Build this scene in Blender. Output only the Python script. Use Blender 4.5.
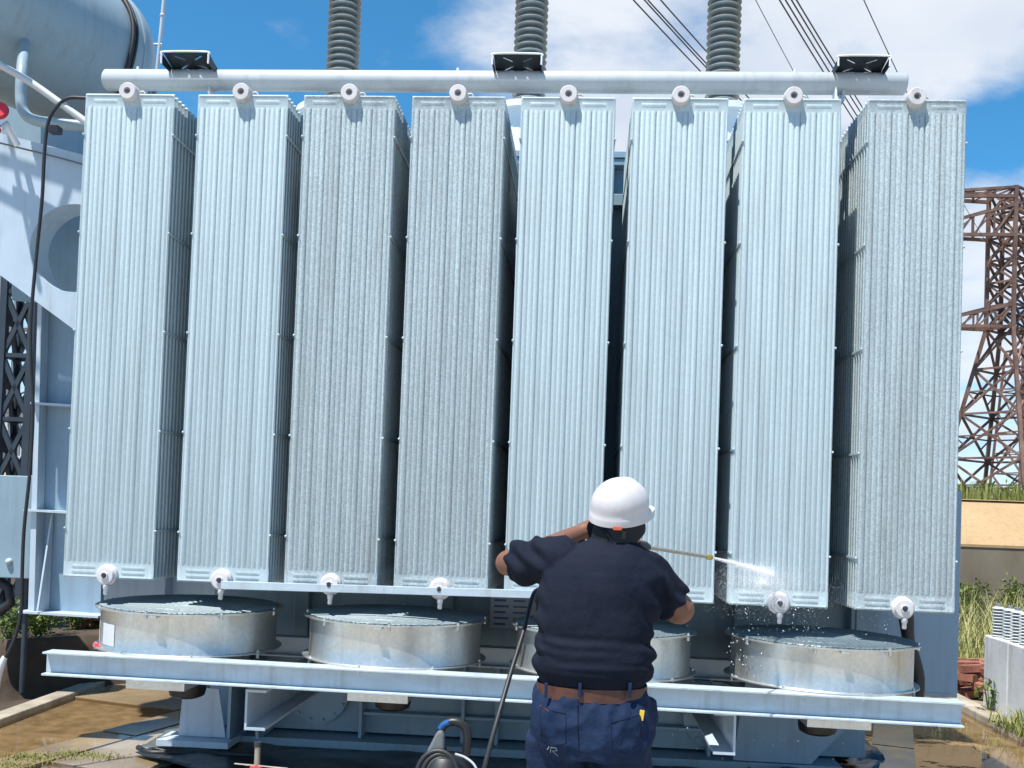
import bpy, bmesh, math, random
import numpy as np
from mathutils import Vector, Matrix, noise
random.seed(7); R = math.radians
S = bpy.context.scene
for o in list(bpy.data.objects): bpy.data.objects.remove(o)

# ------------------------------------------------------------------ camera
F, CY, CAM = 1004.87, 479.57, Vector((0, -5.5848, 1.7))
yaw, pitch, roll = R(3.9825), R(1.5327), R(2.0409)
fw = Vector((-math.sin(yaw)*math.cos(pitch), math.cos(yaw)*math.cos(pitch), math.sin(pitch)))
r0 = Vector((math.cos(yaw), math.sin(yaw), 0)); u0 = r0.cross(fw)
cr = r0*math.cos(roll)+u0*math.sin(roll); cu = u0*math.cos(roll)-r0*math.sin(roll)
cam = bpy.data.cameras.new('camera'); co = bpy.data.objects.new('camera', cam)
S.collection.objects.link(co); S.camera = co
m3 = Matrix((cr, cu, -fw)).transposed()
co.matrix_world = Matrix.Translation(CAM) @ m3.to_4x4()
cam.sensor_width = 36; cam.lens = F*36/1024; cam.shift_y = (CY-384)/1024; cam.clip_end = 6000; cam.clip_start = .05
# ------------------------------------------------------------------ sky and sun
SEL, SAZ = R(66.7), R(39)           # elevation; azimuth to the left of straight behind the camera
sdir = Vector((-math.sin(SAZ)*math.cos(SEL), -math.cos(SAZ)*math.cos(SEL), math.sin(SEL)))
W = bpy.data.worlds.new('World'); S.world = W; W.use_nodes = True
nt = W.node_tree; nt.nodes.clear(); L = nt.links.new
def wn(t, **k):
    n = nt.nodes.new(t)
    for a, b in k.items(): setattr(n, a, b)
    return n
sky = wn('ShaderNodeTexSky', sky_type='NISHITA', sun_disc=False, sun_elevation=SEL, sun_rotation=math.atan2(sdir.x, sdir.y), air_density=1.0, dust_density=.25, ozone_density=3.0, altitude=1500)
tc = wn('ShaderNodeTexCoord'); sep = wn('ShaderNodeSeparateXYZ'); L(tc.outputs['Generated'], sep.inputs[0])
zc = wn('ShaderNodeMath', operation='MAXIMUM'); L(sep.outputs['Z'], zc.inputs[0]); zc.inputs[1].default_value = .0
za = wn('ShaderNodeMath', operation='ADD'); L(zc.outputs[0], za.inputs[0]); za.inputs[1].default_value = .22
dv = wn('ShaderNodeVectorMath', operation='DIVIDE'); L(tc.outputs['Generated'], dv.inputs[0])
cz = wn('ShaderNodeCombineXYZ'); [L(za.outputs[0], cz.inputs[i]) for i in range(3)]; L(cz.outputs[0], dv.inputs[1])
mp = wn('ShaderNodeMapping'); L(dv.outputs[0], mp.inputs[0]); mp.inputs['Location'].default_value = (0.30, 0.42, 0); mp.inputs['Scale'].default_value = (1, 1, .0)
n1 = wn('ShaderNodeTexNoise'); n1.inputs['Scale'].default_value = 2.1; n1.inputs['Detail'].default_value = 9; n1.inputs['Roughness'].default_value = .56; n1.inputs['Distortion'].default_value = .25
L(mp.outputs[0], n1.inputs['Vector'])
rp = wn('ShaderNodeValToRGB'); rp.color_ramp.elements[0].position = .58; rp.color_ramp.elements[1].position = .80; rp.color_ramp.interpolation = 'EASE'
acc = None
for (px_, py_, deg, wgt) in ((690,-10,11.5,.33), (955,-85,8.0,.34), (1010,330,7.5,.24), (330,-160,6,.12)):       # cloud banks, broken up by the noise
    x_, y_ = (px_-512)/F, (py_-CY)/F; Dc = (fw+cr*x_-cu*y_).normalized()
    dt = wn('ShaderNodeVectorMath', operation='DOT_PRODUCT'); L(tc.outputs['Generated'], dt.inputs[0]); dt.inputs[1].default_value = Dc
    ms = wn('ShaderNodeMapRange', interpolation_type='SMOOTHSTEP'); L(dt.outputs['Value'], ms.inputs[0]); ms.inputs['From Min'].default_value = math.cos(R(deg*1.35)); ms.inputs['From Max'].default_value = math.cos(R(deg*.35)); ms.inputs['To Max'].default_value = wgt
    if acc is None: acc = ms.outputs[0]
    else: ad = wn('ShaderNodeMath', operation='MAXIMUM'); L(acc, ad.inputs[0]); L(ms.outputs[0], ad.inputs[1]); acc = ad.outputs[0]
sm = wn('ShaderNodeMath', operation='ADD'); L(n1.outputs[0], sm.inputs[0]); L(acc, sm.inputs[1]); L(sm.outputs[0], rp.inputs[0])
lo = wn('ShaderNodeMapRange'); L(sep.outputs['Z'], lo.inputs[0]); lo.inputs['From Min'].default_value = .0; lo.inputs['From Max'].default_value = .30; lo.inputs['To Min'].default_value = .97; lo.inputs['To Max'].default_value = .0
mx = wn('ShaderNodeMath', operation='MAXIMUM'); L(rp.outputs[0], mx.inputs[0]); L(lo.outputs[0], mx.inputs[1])
mk = wn('ShaderNodeMath', operation='MULTIPLY'); L(mx.outputs[0], mk.inputs[0]); mk.inputs[1].default_value = .88
mixc = wn('ShaderNodeMix', data_type='RGBA'); L(mk.outputs[0], mixc.inputs['Factor'])
tint = wn('ShaderNodeMix', data_type='RGBA', blend_type='MULTIPLY'); tint.inputs['Factor'].default_value = 1; L(sky.outputs[0], tint.inputs['A']); tint.inputs['B'].default_value = (.40, 1.0, 1.15, 1)
L(tint.outputs['Result'], mixc.inputs['A']); n2 = wn('ShaderNodeTexNoise'); n2.inputs['Scale'].default_value = 3.2; n2.inputs['Detail'].default_value = 6; L(mp.outputs[0], n2.inputs['Vector'])
cc = wn('ShaderNodeValToRGB'); cc.color_ramp.elements[0].position = .35; cc.color_ramp.elements[0].color = (4.5, 4.85, 5.5, 1); cc.color_ramp.elements[1].position = .62; cc.color_ramp.elements[1].color = (5.6, 5.8, 6.1, 1); L(n2.outputs[0], cc.inputs[0]); L(cc.outputs[0], mixc.inputs['B'])
bg = wn('ShaderNodeBackground'); bg.inputs['Strength'].default_value = .108; L(mixc.outputs['Result'], bg.inputs[0])
wo = wn('ShaderNodeOutputWorld'); L(bg.outputs[0], wo.inputs[0])
sl = bpy.data.lights.new('sun', 'SUN'); so = bpy.data.objects.new('sun', sl); S.collection.objects.link(so)
sl.energy = 5.0; sl.angle = R(.53); sl.color = (1, .955, .88); so.rotation_euler = (-sdir).to_track_quat('-Z', 'Y').to_euler()
S.view_settings.view_transform = 'Standard'; S.view_settings.look = 'None'; S.view_settings.gamma = 1; S.view_settings.exposure = .65
S.render.engine = 'CYCLES'; S.cycles.max_bounces = 8; S.cycles.use_denoising = True

# ------------------------------------------------------------------ helpers
def ray(x, y): return fw + cr*((x-512)/F) - cu*((y-CY)/F)
def at(x, y, Y): d = ray(x, y); return CAM + d*((Y-CAM.y)/d.y)          # pixel -> point on the plane of that depth
def atz(x, y, Z=0): d = ray(x, y); return CAM + d*((Z-CAM.z)/d.z)       # pixel -> point on the ground
col = S.collection
class MB:
    def __init__(s): s.v = []; s.f = []
    def add(s, v, f):
        n = len(s.v); s.v += [tuple(p) for p in v]; s.f += [tuple(i+n for i in q) for q in f]; return s
    def box(s, a, b):
        x0, y0, z0 = a; x1, y1, z1 = b
        return s.add([(x0,y0,z0),(x1,y0,z0),(x1,y1,z0),(x0,y1,z0),(x0,y0,z1),(x1,y0,z1),(x1,y1,z1),(x0,y1,z1)],
                     [(0,3,2,1),(4,5,6,7),(0,1,5,4),(1,2,6,5),(2,3,7,6),(3,0,4,7)])
    def bar(s, p, q, w, h=None, up=(0,0,1)):
        p, q = Vector(p), Vector(q); d = (q-p).normalized(); up = Vector(up)
        if abs(d.dot(up)) > .98: up = Vector((1,0,0)) if abs(d.x) < .9 else Vector((0,1,0))
        a = d.cross(up).normalized()*w/2; b = d.cross(a).normalized()*(h or w)/2
        v = [p-a-b, p+a-b, p+a+b, p-a+b, q-a-b, q+a-b, q+a+b, q-a+b]
        return s.add(v, [(0,3,2,1),(4,5,6,7),(0,1,5,4),(1,2,6,5),(2,3,7,6),(3,0,4,7)])
    def tube(s, pts, rad, n=12, cap=True, up=(0,0,1)):
        pts = [Vector(p) for p in pts]; k = len(pts); rr = rad if isinstance(rad, (list, tuple)) else [rad]*k
        t0 = (pts[1]-pts[0]).normalized(); up = Vector(up)
        if abs(t0.dot(up)) > .95: up = Vector((1,0,0)) if abs(t0.x) < .9 else Vector((0,1,0))
        a = t0.cross(up).normalized(); v = []; f = []
        for i, p in enumerate(pts):
            t = (pts[min(i+1,k-1)]-pts[max(i-1,0)]).normalized(); a = (a - t*a.dot(t)).normalized(); b = t.cross(a)
            v += [p + (a*math.cos(2*math.pi*j/n)+b*math.sin(2*math.pi*j/n))*rr[i] for j in range(n)]
        for i in range(k-1):
            for j in range(n): f.append((i*n+j, i*n+(j+1)%n, (i+1)*n+(j+1)%n, (i+1)*n+j))
        if cap: f.append(tuple(reversed(range(n)))); f.append(tuple((k-1)*n+j for j in range(n)))
        return s.add(v, f)
    def lathe(s, prof, n=40, c=(0,0,0), ax=None):      # prof: (r, h) along axis
        ax = Vector(ax or (0,0,1)).normalized(); h = Vector((0,1,0)) if abs(ax.y) < .9 else Vector((1,0,0))
        a = ax.cross(h).normalized(); b = ax.cross(a); c = Vector(c); v = []; f = []
        for (r, z) in prof: v += [c+ax*z+(a*math.cos(2*math.pi*j/n)+b*math.sin(2*math.pi*j/n))*r for j in range(n)]
        for i in range(len(prof)-1):
            for j in range(n): f.append((i*n+j, (i+1)*n+j, (i+1)*n+(j+1)%n, i*n+(j+1)%n))
        return s.add(v, f)
    def prism(s, poly, d):                              # poly 3D points, extruded by vector d
        k = len(poly); P = [Vector(p) for p in poly]; d = Vector(d)
        f = [tuple(range(k)), tuple(reversed(range(k, 2*k)))] + [(i, i+k, (i+1)%k+k, (i+1)%k) for i in range(k)]
        return s.add(P+[p+d for p in P], f)
    def ball(s, c, r, n=10, sc=(1,1,1)):
        v = []; f = []; c = Vector(c)
        for i in range(n+1):
            t = math.pi*i/n
            v += [c+Vector((r*sc[0]*math.sin(t)*math.cos(2*math.pi*j/(2*n)), r*sc[1]*math.sin(t)*math.sin(2*math.pi*j/(2*n)), r*sc[2]*math.cos(t))) for j in range(2*n)]
        for i in range(n):
            for j in range(2*n): f.append((i*2*n+j, (i+1)*2*n+j, (i+1)*2*n+(j+1)%(2*n), i*2*n+(j+1)%(2*n)))
        return s.add(v, f)
    def mesh(s, name, mat, smooth=None, fix=True):
        me = bpy.data.meshes.new(name); me.from_pydata(s.v, [], s.f); me.update()
        if fix:
            bm = bmesh.new(); bm.from_mesh(me); bmesh.ops.remove_doubles(bm, verts=bm.verts, dist=1e-6)
            bmesh.ops.dissolve_degenerate(bm, edges=bm.edges, dist=1e-7)
            bmesh.ops.recalc_face_normals(bm, faces=bm.faces); bm.to_mesh(me); bm.free()
        if mat: me.materials.append(M[mat] if isinstance(mat, str) else mat)
        if smooth is not None:
            for p in me.polygons: p.use_smooth = True
            if smooth < 179: me.set_sharp_from_angle(angle=R(smooth))
        return me
    def build(s, name, mat, parent=None, smooth=None, bevel=0, loc=None):
        return link(name, s.mesh(name, mat, smooth), parent, bevel, loc)
def link(name, me, parent=None, bevel=0, loc=None):
    o = bpy.data.objects.new(name, me); col.objects.link(o); o.parent = parent
    if loc is not None: o.location = loc
    if bevel:
        b = o.modifiers.new('bevel', 'BEVEL'); b.width = bevel; b.segments = 2; b.limit_method = 'ANGLE'
    return o
def tag(o, label, cat, group=None):
    o['label'] = label; o['category'] = cat
    if group: o['group'] = group
    return o
def thing(name, label, cat, loc=(0,0,0), group=None):
    o = bpy.data.objects.new(name, None); col.objects.link(o); o.location = loc; o.empty_display_size = .1
    return tag(o, label, cat, group)
def struct(o): o['kind'] = 'structure'; return o
def stuff(o): o['kind'] = 'stuff'; return o
def spline(P, n=8):
    P = [Vector(p) for p in P]; out = []
    for i in range(len(P)-1):
        a, b, c, d = P[max(i-1,0)], P[i], P[i+1], P[min(i+2,len(P)-1)]
        for k in range(n):
            t = k/n; out.append(.5*((2*b)+(c-a)*t+(2*a-5*b+4*c-d)*t*t+(3*b-a-3*c+d)*t**3))
    return out+[P[-1]]

# ------------------------------------------------------------------ materials
M = {}
def mat(name, c, rough=.5, metal=0, var=.0, vscale=3, c2=None, bump=0, bscale=40, spec=.5, fine=0, fscale=90, rvar=0, stretch=(1,1,1), coat=0, obj=False, trans=0, alpha=1, grime=0):
    m = bpy.data.materials.new(name); m.use_nodes = True; t = m.node_tree; b = t.nodes['Principled BSDF']
    def N(k, **kw):
        n = t.nodes.new(k)
        for a, v in kw.items(): setattr(n, a, v)
        return n
    g = N('ShaderNodeNewGeometry') if not obj else N('ShaderNodeTexCoord'); src = g.outputs['Position'] if not obj else g.outputs['Object']
    mpn = N('ShaderNodeMapping'); mpn.inputs['Scale'].default_value = stretch; t.links.new(src, mpn.inputs[0]); vec = mpn.outputs[0]
    b.inputs['Roughness'].default_value = rough; b.inputs['Metallic'].default_value = metal; b.inputs['Specular IOR Level'].default_value = spec
    b.inputs['Base Color'].default_value = (*c, 1); b.inputs['Coat Weight'].default_value = coat; b.inputs['Transmission Weight'].default_value = trans; b.inputs['Alpha'].default_value = alpha
    cur = None
    if var or c2:
        n = N('ShaderNodeTexNoise'); n.inputs['Scale'].default_value = vscale; n.inputs['Detail'].default_value = 6; n.inputs['Roughness'].default_value = .6; t.links.new(vec, n.inputs['Vector'])
        r = N('ShaderNodeValToRGB'); r.color_ramp.elements[0].position = .33; r.color_ramp.elements[1].position = .67
        k2 = c2 or tuple(min(1, x*(1+var)) for x in c); k1 = c if c2 else tuple(x*(1-var) for x in c)
        r.color_ramp.elements[0].color = (*k1, 1); r.color_ramp.elements[1].color = (*k2, 1)
        t.links.new(n.outputs[0], r.inputs[0]); cur = r.outputs[0]
        if rvar:
            mr = N('ShaderNodeMapRange'); t.links.new(n.outputs[0], mr.inputs[0]); mr.inputs['From Min'].default_value = .3; mr.inputs['From Max'].default_value = .7
            mr.inputs['To Min'].default_value = max(.02, rough-rvar); mr.inputs['To Max'].default_value = rough+rvar; t.links.new(mr.outputs[0], b.inputs['Roughness'])
    if fine:
        n = N('ShaderNodeTexVoronoi'); n.inputs['Scale'].default_value = fscale; t.links.new(src, n.inputs['Vector'])
        sx = N('ShaderNodeSeparateColor'); t.links.new(n.outputs['Color'], sx.inputs[0])
        mr = N('ShaderNodeMapRange'); t.links.new(sx.outputs[0], mr.inputs[0]); mr.inputs['To Min'].default_value = 1-fine; mr.inputs['To Max'].default_value = 1+fine
        q = N('ShaderNodeVectorMath', operation='SCALE')
        if cur: t.links.new(cur, q.inputs[0])
        else: q.inputs[0].default_value = c
        t.links.new(mr.outputs[0], q.inputs['Scale']); cur = q.outputs[0]
    if grime:
        gm = N('ShaderNodeMapping'); gm.inputs['Scale'].default_value = (9, 9, .7); t.links.new(src, gm.inputs[0])
        n = N('ShaderNodeTexNoise'); n.inputs['Scale'].default_value = 1.6; n.inputs['Detail'].default_value = 7; n.inputs['Roughness'].default_value = .65; t.links.new(gm.outputs[0], n.inputs['Vector'])
        r = N('ShaderNodeMapRange'); t.links.new(n.outputs[0], r.inputs[0]); r.inputs['From Min'].default_value = .50; r.inputs['From Max'].default_value = .74; r.inputs['To Max'].default_value = grime
        q = N('ShaderNodeMix', data_type='RGBA'); t.links.new(r.outputs[0], q.inputs['Factor']); q.inputs['B'].default_value = (.16, .13, .10, 1)
        if cur: t.links.new(cur, q.inputs['A'])
        else: q.inputs['A'].default_value = (*c, 1)
        cur = q.outputs['Result']
    if cur: t.links.new(cur, b.inputs['Base Color'])
    if bump:
        n = N('ShaderNodeTexNoise'); n.inputs['Scale'].default_value = bscale; n.inputs['Detail'].default_value = 5; t.links.new(vec, n.inputs['Vector'])
        u = N('ShaderNodeBump'); u.inputs['Strength'].default_value = bump; u.inputs['Distance'].default_value = .01; t.links.new(n.outputs[0], u.inputs['Height']); t.links.new(u.outputs[0], b.inputs['Normal'])
    M[name] = m; return m
mat('radiator_paint', (.425, .52, .56), .42, var=.09, vscale=1.6, stretch=(7,7,.28), fine=.06, fscale=120, bump=.02, bscale=300, grime=0.22)
mat('radiator_wet', (.365, .435, .46), .30, var=.13, vscale=2.0, stretch=(7,7,.3), fine=.19, fscale=150, bump=.06, bscale=170, grime=0.3)
mat('flange_paint', (.58, .56, .57), .5, var=.08, vscale=9, grime=0.5)
mat('pipe_paint', (.50, .53, .56), .35, var=.06, vscale=4, bump=.01, bscale=200, grime=0.25)
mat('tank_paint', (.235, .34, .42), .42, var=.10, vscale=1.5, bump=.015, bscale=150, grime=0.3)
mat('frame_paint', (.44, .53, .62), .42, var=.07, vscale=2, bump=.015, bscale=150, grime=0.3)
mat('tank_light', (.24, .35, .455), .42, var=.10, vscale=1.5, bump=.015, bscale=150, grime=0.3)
mat('beam_paint', (.43, .51, .575), .4, var=.10, vscale=5, stretch=(1,3,3), bump=.015, bscale=150, grime=0.42)
mat('conservator_paint', (.27, .355, .41), .38, var=.10, vscale=1.2, bump=.01, grime=0.28)
mat('bracket_steel', (.02, .028, .036), .5, var=.15, vscale=9)
mat('white_edge', (.75, .78, .80), .5, var=.05)
mat('galvanised', (.60, .615, .60), .38, metal=.85, var=.045, vscale=3, fine=.06, fscale=60, rvar=.06, grime=0.25)
mat('mesh_wire', (.17, .23, .26), .45, metal=.2, var=.1)
mat('porcelain', (.19, .225, .235), .30, var=.12, vscale=8, coat=.3)
mat('porcelain_pale', (.52, .55, .56), .32, var=.1, vscale=8)
mat('black_plastic', (.012, .013, .016), .42, var=.3, vscale=12, bump=.05, bscale=80)
mat('black_rubber', (.016, .018, .022), .5, var=.2, vscale=6)
mat('blue_plastic', (.008, .09, .28), .35, var=.1)
mat('grey_plastic', (.13, .15, .16), .45, var=.1)
mat('red_paint', (.55, .02, .035), .4, var=.15, vscale=12)
mat('orange_paint', (.55, .10, .04), .4, var=.15, vscale=12)
mat('brass', (.55, .42, .10), .35, metal=.7, var=.15, vscale=30)
mat('lance_steel', (.42, .38, .33), .35, metal=.6, var=.1, vscale=20)
mat('hat_plastic', (.56, .54, .55), .38, var=.04, vscale=14, bump=.01, grime=0.12)
mat('skin', (.165, .072, .043), .5, var=.12, vscale=14, bump=.02, bscale=160)
mat('shirt_cloth', (.0075, .0105, .021), .85, c2=(.0125, .0155, .026), vscale=3.5, bump=.55, bscale=24, spec=.09)
mat('trouser_cloth', (.010, .020, .052), .8, c2=(.017, .031, .068), vscale=9, bump=.7, bscale=26, spec=.10)
mat('snood_cloth', (.008, .010, .014), .85, var=.2, vscale=12, bump=.1, bscale=300)
mat('belt_leather', (.075, .026, .016), .5, var=.25, vscale=25, bump=.05, bscale=150)
mat('yellow_cloth', (.65, .45, .02), .7, var=.1)
mat('white_thread', (.38, .42, .50), .7, var=.1)
mat('paper', (.55, .56, .62), .6, var=.05)
mat('print_ink', (.10, .17, .35), .6, var=.1)
mat('rust_steel', (.075, .038, .030), .7, c2=(.22, .135, .105), vscale=1.2, bump=.1, bscale=9)
mat('dark_steel', (.028, .042, .062), .55, var=.3, vscale=2)
mat('far_steel', (.22, .23, .25), .7, var=.3, vscale=.7)
mat('wire', (.05, .055, .06), .6, var=.1)
mat('wet_concrete', (.36, .27, .165), .17, c2=(.16, .115, .065), vscale=1.3, rvar=.15, bump=.03, bscale=3.0, fine=.05, fscale=60)
mat('dry_concrete', (.32, .29, .25), .85, c2=(.39, .36, .31), vscale=1.2, bump=.2, bscale=20)
mat('joint_soil', (.27, .215, .15), .6, var=.35, vscale=8, bump=.5, bscale=30)
mat('earth', (.15, .115, .075), .95, c2=(.27, .22, .14), vscale=1.4, bump=.6, bscale=14)
mat('dark_earth', (.035, .024, .017), .95, c2=(.075, .052, .034), vscale=2.5, bump=.8, bscale=10)
mat('tan_concrete', (.36, .235, .115), .9, c2=(.42, .29, .155), vscale=.9, bump=.3, bscale=12, fine=.05, fscale=25, grime=0.4)
mat('stained_concrete', (.15, .12, .085), .9, c2=(.27, .225, .17), vscale=.8, stretch=(1,1,.4), bump=.4, bscale=9)
mat('pale_concrete', (.56, .58, .60), .85, var=.10, vscale=3, bump=.2, bscale=20, grime=0.5)
mat('kerb_concrete', (.33, .285, .22), .8, grime=.5, var=.3, vscale=3, bump=.3, bscale=20)
mat('brick_red', (.26, .10, .065), .9, var=.4, vscale=9, bump=.4, bscale=40)
mat('grass_green', (.11, .15, .028), .7, c2=(.24, .235, .06), vscale=2.5)
mat('grass_dry', (.44, .41, .19), .75, c2=(.27, .29, .09), vscale=1.6)
mat('leaf_green', (.08, .13, .03), .6, c2=(.19, .25, .06), vscale=4)
mat('tarp', (.018, .020, .022), .28, var=.4, vscale=3, bump=.4, bscale=9)
mat('tarp_grey', (.10, .105, .095), .4, var=.3, vscale=3, bump=.4, bscale=9)
mat('droplet', (.88, .92, .95), .12, spec=.6, trans=.35)
mat('mist', (.93, .95, .97), .6)

# ------------------------------------------------------------------ ground and retaining wall
g = MB(); g.add([(-3000,-3000,-.06),(3000,-3000,-.06),(3000,3000,-.06),(-3000,3000,-.06)], [(0,1,2,3)])
ground = struct(g.build('ground', 'earth'))
bx0, bx1 = -4.13, 3.50
yd = MB(); yd.box((-14,-30,-.058), (14,-.62,-.012)); struct(yd.build('yard', 'dry_concrete'))
fl = MB(); fl.box((bx0,-.615,-.055), (bx1,6.2,-.03)); bund = struct(fl.build('bund_floor', 'joint_soil'))
ang = R(-17); ca, sa = math.cos(ang), math.sin(ang); ox_, oy_ = -3.577, .649; xc = -1.2; ci = 0
while xc < 8.2:
    wd = .30 if ci in (1, 6) else 1.16; sm_ = MB().box((0,0,0), (wd,1.585,.03)).mesh('slab', 'wet_concrete')
    for j in range(-5, 6):
        y = j*1.62+(.8 if ci % 2 else 0); wx, wy = xc*ca-y*sa+ox_, xc*sa+y*ca+oy_; cx, cy_ = wx+wd/2*ca-.8*sa, wy+wd/2*sa+.8*ca
        if not (bx0+.25+wd*.30 < cx < bx1-.25-wd*.5 and -.2 < cy_ < 5.2): continue
        o = link('concrete_slab', sm_, bund); o.location = (wx, wy, -.029+random.uniform(-.005,.005)); o.rotation_euler = (random.uniform(-.003,.003), random.uniform(-.004,.004), ang)
    xc += wd+.035; ci += 1
ws = MB(); ws.add([(bx0+.002,-.6,-.004),(bx1-.002,-.6,-.004),(bx1-.002,6.15,-.004),(bx0+.002,6.15,-.004)], [(0,1,2,3)])
wm = bpy.data.materials.new('water'); wm.use_nodes = True; wt = wm.node_tree; wt.nodes.clear()
wnz = wt.nodes.new('ShaderNodeTexNoise'); wnz.inputs['Scale'].default_value = 3.0; wnz.inputs['Detail'].default_value = 3; wgeo = wt.nodes.new('ShaderNodeNewGeometry')
wbu = wt.nodes.new('ShaderNodeBump'); wbu.inputs['Strength'].default_value = .10; wbu.inputs['Distance'].default_value = .02
wt.links.new(wgeo.outputs['Position'], wnz.inputs['Vector']); wt.links.new(wnz.outputs[0], wbu.inputs['Height'])
wtr = wt.nodes.new('ShaderNodeBsdfTransparent'); wtr.inputs[0].default_value = (.84, .78, .66, 1); wgl = wt.nodes.new('ShaderNodeBsdfGlossy'); wgl.inputs['Roughness'].default_value = .02; wt.links.new(wbu.outputs[0], wgl.inputs['Normal'])
wfr = wt.nodes.new('ShaderNodeFresnel'); wfr.inputs[0].default_value = 1.6; wt.links.new(wbu.outputs[0], wfr.inputs['Normal'])
wmx = wt.nodes.new('ShaderNodeMixShader'); wt.links.new(wfr.outputs[0], wmx.inputs[0]); wt.links.new(wtr.outputs[0], wmx.inputs[1]); wt.links.new(wgl.outputs[0], wmx.inputs[2])
wou = wt.nodes.new('ShaderNodeOutputMaterial'); wt.links.new(wmx.outputs[0], wou.inputs[0])
ws.mesh('w', None); wo_ = struct(ws.build('water', wm))
# kerbs of the bund
k = MB(); k.box((bx0-.16,-.6,-.05), (bx0,6.3,.035)); tag(k.build('bund_kerb', 'kerb_concrete', bevel=.01), 'low pale concrete kerb running back along the left puddle', 'kerb')
k = MB(); k.box((bx1,-.6,-.05), (bx1+.19,6.3,.055)); struct(k.build('path', 'kerb_concrete', bevel=.012))
# earth bank on the left
def terrain(name, x0, x1, y0, y1, hf, nx, ny, mt):
    b = MB(); v = []
    for j in range(ny+1):
        for i in range(nx+1):
            x = x0+(x1-x0)*i/nx; y = y0+(y1-y0)*j/ny; v.append((x, y, hf(x, y)))
    b.add(v, [(j*(nx+1)+i, j*(nx+1)+i+1, (j+1)*(nx+1)+i+1, (j+1)*(nx+1)+i) for j in range(ny) for i in range(nx)])
    return struct(b.build(name, mt, smooth=60))
def bank(x, y):
    n = noise.noise(Vector((x*.9, y*.9, 0)))*.18 + noise.noise(Vector((x*4, y*4, 3)))*.05
    ye = 2.45+max(0, x+4.7)*1.1; t = max(0, min(1, (y-ye+n*.6)/.14)); t = t*t*(3-2*t)
    return -.05 + t*(.47+n*.35)
terrain('earth_bank', -10, -3.3, 2.0, 9, bank, 110, 130, 'dark_earth')
# retaining wall and sloped apron
WY = 9.0
w = MB(); w.box((-40,WY,-.1), (60,WY+.5,1.36)); tag(w.build('retaining_wall', 'stained_concrete'), 'grey stained concrete retaining wall behind the tall dry grass', 'wall')
w = MB(); w.prism([(-40,WY-.012,1.40),(-40,WY+1.3,2.06),(-40,WY+1.3,1.3),(-40,WY-.012,1.362)], (100,0,0)); tag(w.build('sloped_apron', 'tan_concrete'), 'tan sloping concrete apron on top of the retaining wall', 'wall')
terrain('hill', -900, 900, WY+1.2, 900, lambda x, y: 2.05+.3*noise.noise(Vector((x*.2,y*.2,1)))*(y > 11)+max(0,(y-14))*.012, 90, 90, 'earth')

# ------------------------------------------------------------------ grass and plants
def blades(b, n, fx, h0, h1, w=.012, lean=.35):
    for _ in range(n):
        p = Vector(fx()); h = random.uniform(h0, h1); a = random.uniform(0, 6.28); d = Vector((math.cos(a), math.sin(a), 0))
        t = Vector((-d.y, d.x, 0))*w*random.uniform(.6,1.3); l = lean*random.uniform(.1,1)*h
        q = p+d*l*.35+Vector((0,0,h*.6)); e = p+d*l+Vector((0,0,h))
        b.add([p-t, p+t, q+t*.7, q-t*.7, e], [(0,1,2,3), (3,2,4)])
b = MB(); blades(b, 6500, lambda: (random.uniform(4.0,9), random.uniform(5.6,8.9), -.06), .35, 1.0, .006, .7)
stuff(tag(b.build('tall_grass', 'grass_dry'), 'tall dry yellow green grass below the stained wall', 'grass'))
b = MB(); blades(b, 3500, lambda: (random.uniform(5,14), random.uniform(10.4,12.5), 2.0), .12, .42, .012)
blades(b, 1500, lambda: (random.uniform(-9,-4), random.uniform(10.4,12.5), 2.0), .12, .42, .012)
stuff(tag(b.build('apron_grass', 'grass_green'), 'green grass along the top of the tan concrete apron', 'grass'))
b = MB()
for (px, py, n, s) in [(35,757,600,.20),(75,754,420,.18),(108,757,260,.14),(14,765,400,.2)]:
    c = atz(px, py); blades(b, n, lambda: (c.x+random.gauss(0,s*.5), c.y+random.gauss(0,.05), -.01), .008, .028, .0035, 1.3)
stuff(tag(b.build('puddle_grass', 'grass_green'), 'short bright grass tufts growing through the wet slabs', 'grass'))
b = MB()
c = atz(1012, 735)
blades(b, 500, lambda: (c.x+random.uniform(-.1,.5), c.y+random.uniform(-.35,.25), .05), .04, .16, .006, 1.2)
stuff(tag(b.build('path_grass', 'grass_green'), 'grass tuft at the foot of the pale plinth', 'grass'))
def bush(name, label, p, h, rad, n, lf=.05, mt='leaf_green', group=None):
    t = thing(name, label, 'plant', p, group); st = MB(); lv = MB()
    for k in range(max(5, n//45)):
        a = random.uniform(0, 6.28); e = Vector((math.cos(a)*rad*random.uniform(.2,.9), math.sin(a)*rad*random.uniform(.2,.9), h*random.uniform(.6,1)))
        pts = spline([(0,0,-.05), e*.5+Vector((0,0,h*.1)), e], 4); st.tube(pts, [.008*(1-.7*i/len(pts)) for i in range(len(pts))], 5)
        for _ in range(n//max(5, n//45)):
            s = random.uniform(.25,1); q = pts[int(s*(len(pts)-1))]+Vector((random.gauss(0,.05),random.gauss(0,.05),random.gauss(0,.04)))
            d = Vector((random.gauss(0,1),random.gauss(0,1),random.gauss(.3,.6))).normalized(); u = d.cross(Vector((random.random(),random.random(),1))).normalized(); l = lf*random.uniform(.6,1.3)
            lv.add([q, q+d*l*.5+u*l*.22, q+d*l, q+d*l*.5-u*l*.22], [(0,1,2,3)])
    st.build('stem', 'leaf_green', t); lv.build('foliage', mt, t); return t
def zb(x, y): return bank(x, y)
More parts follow.
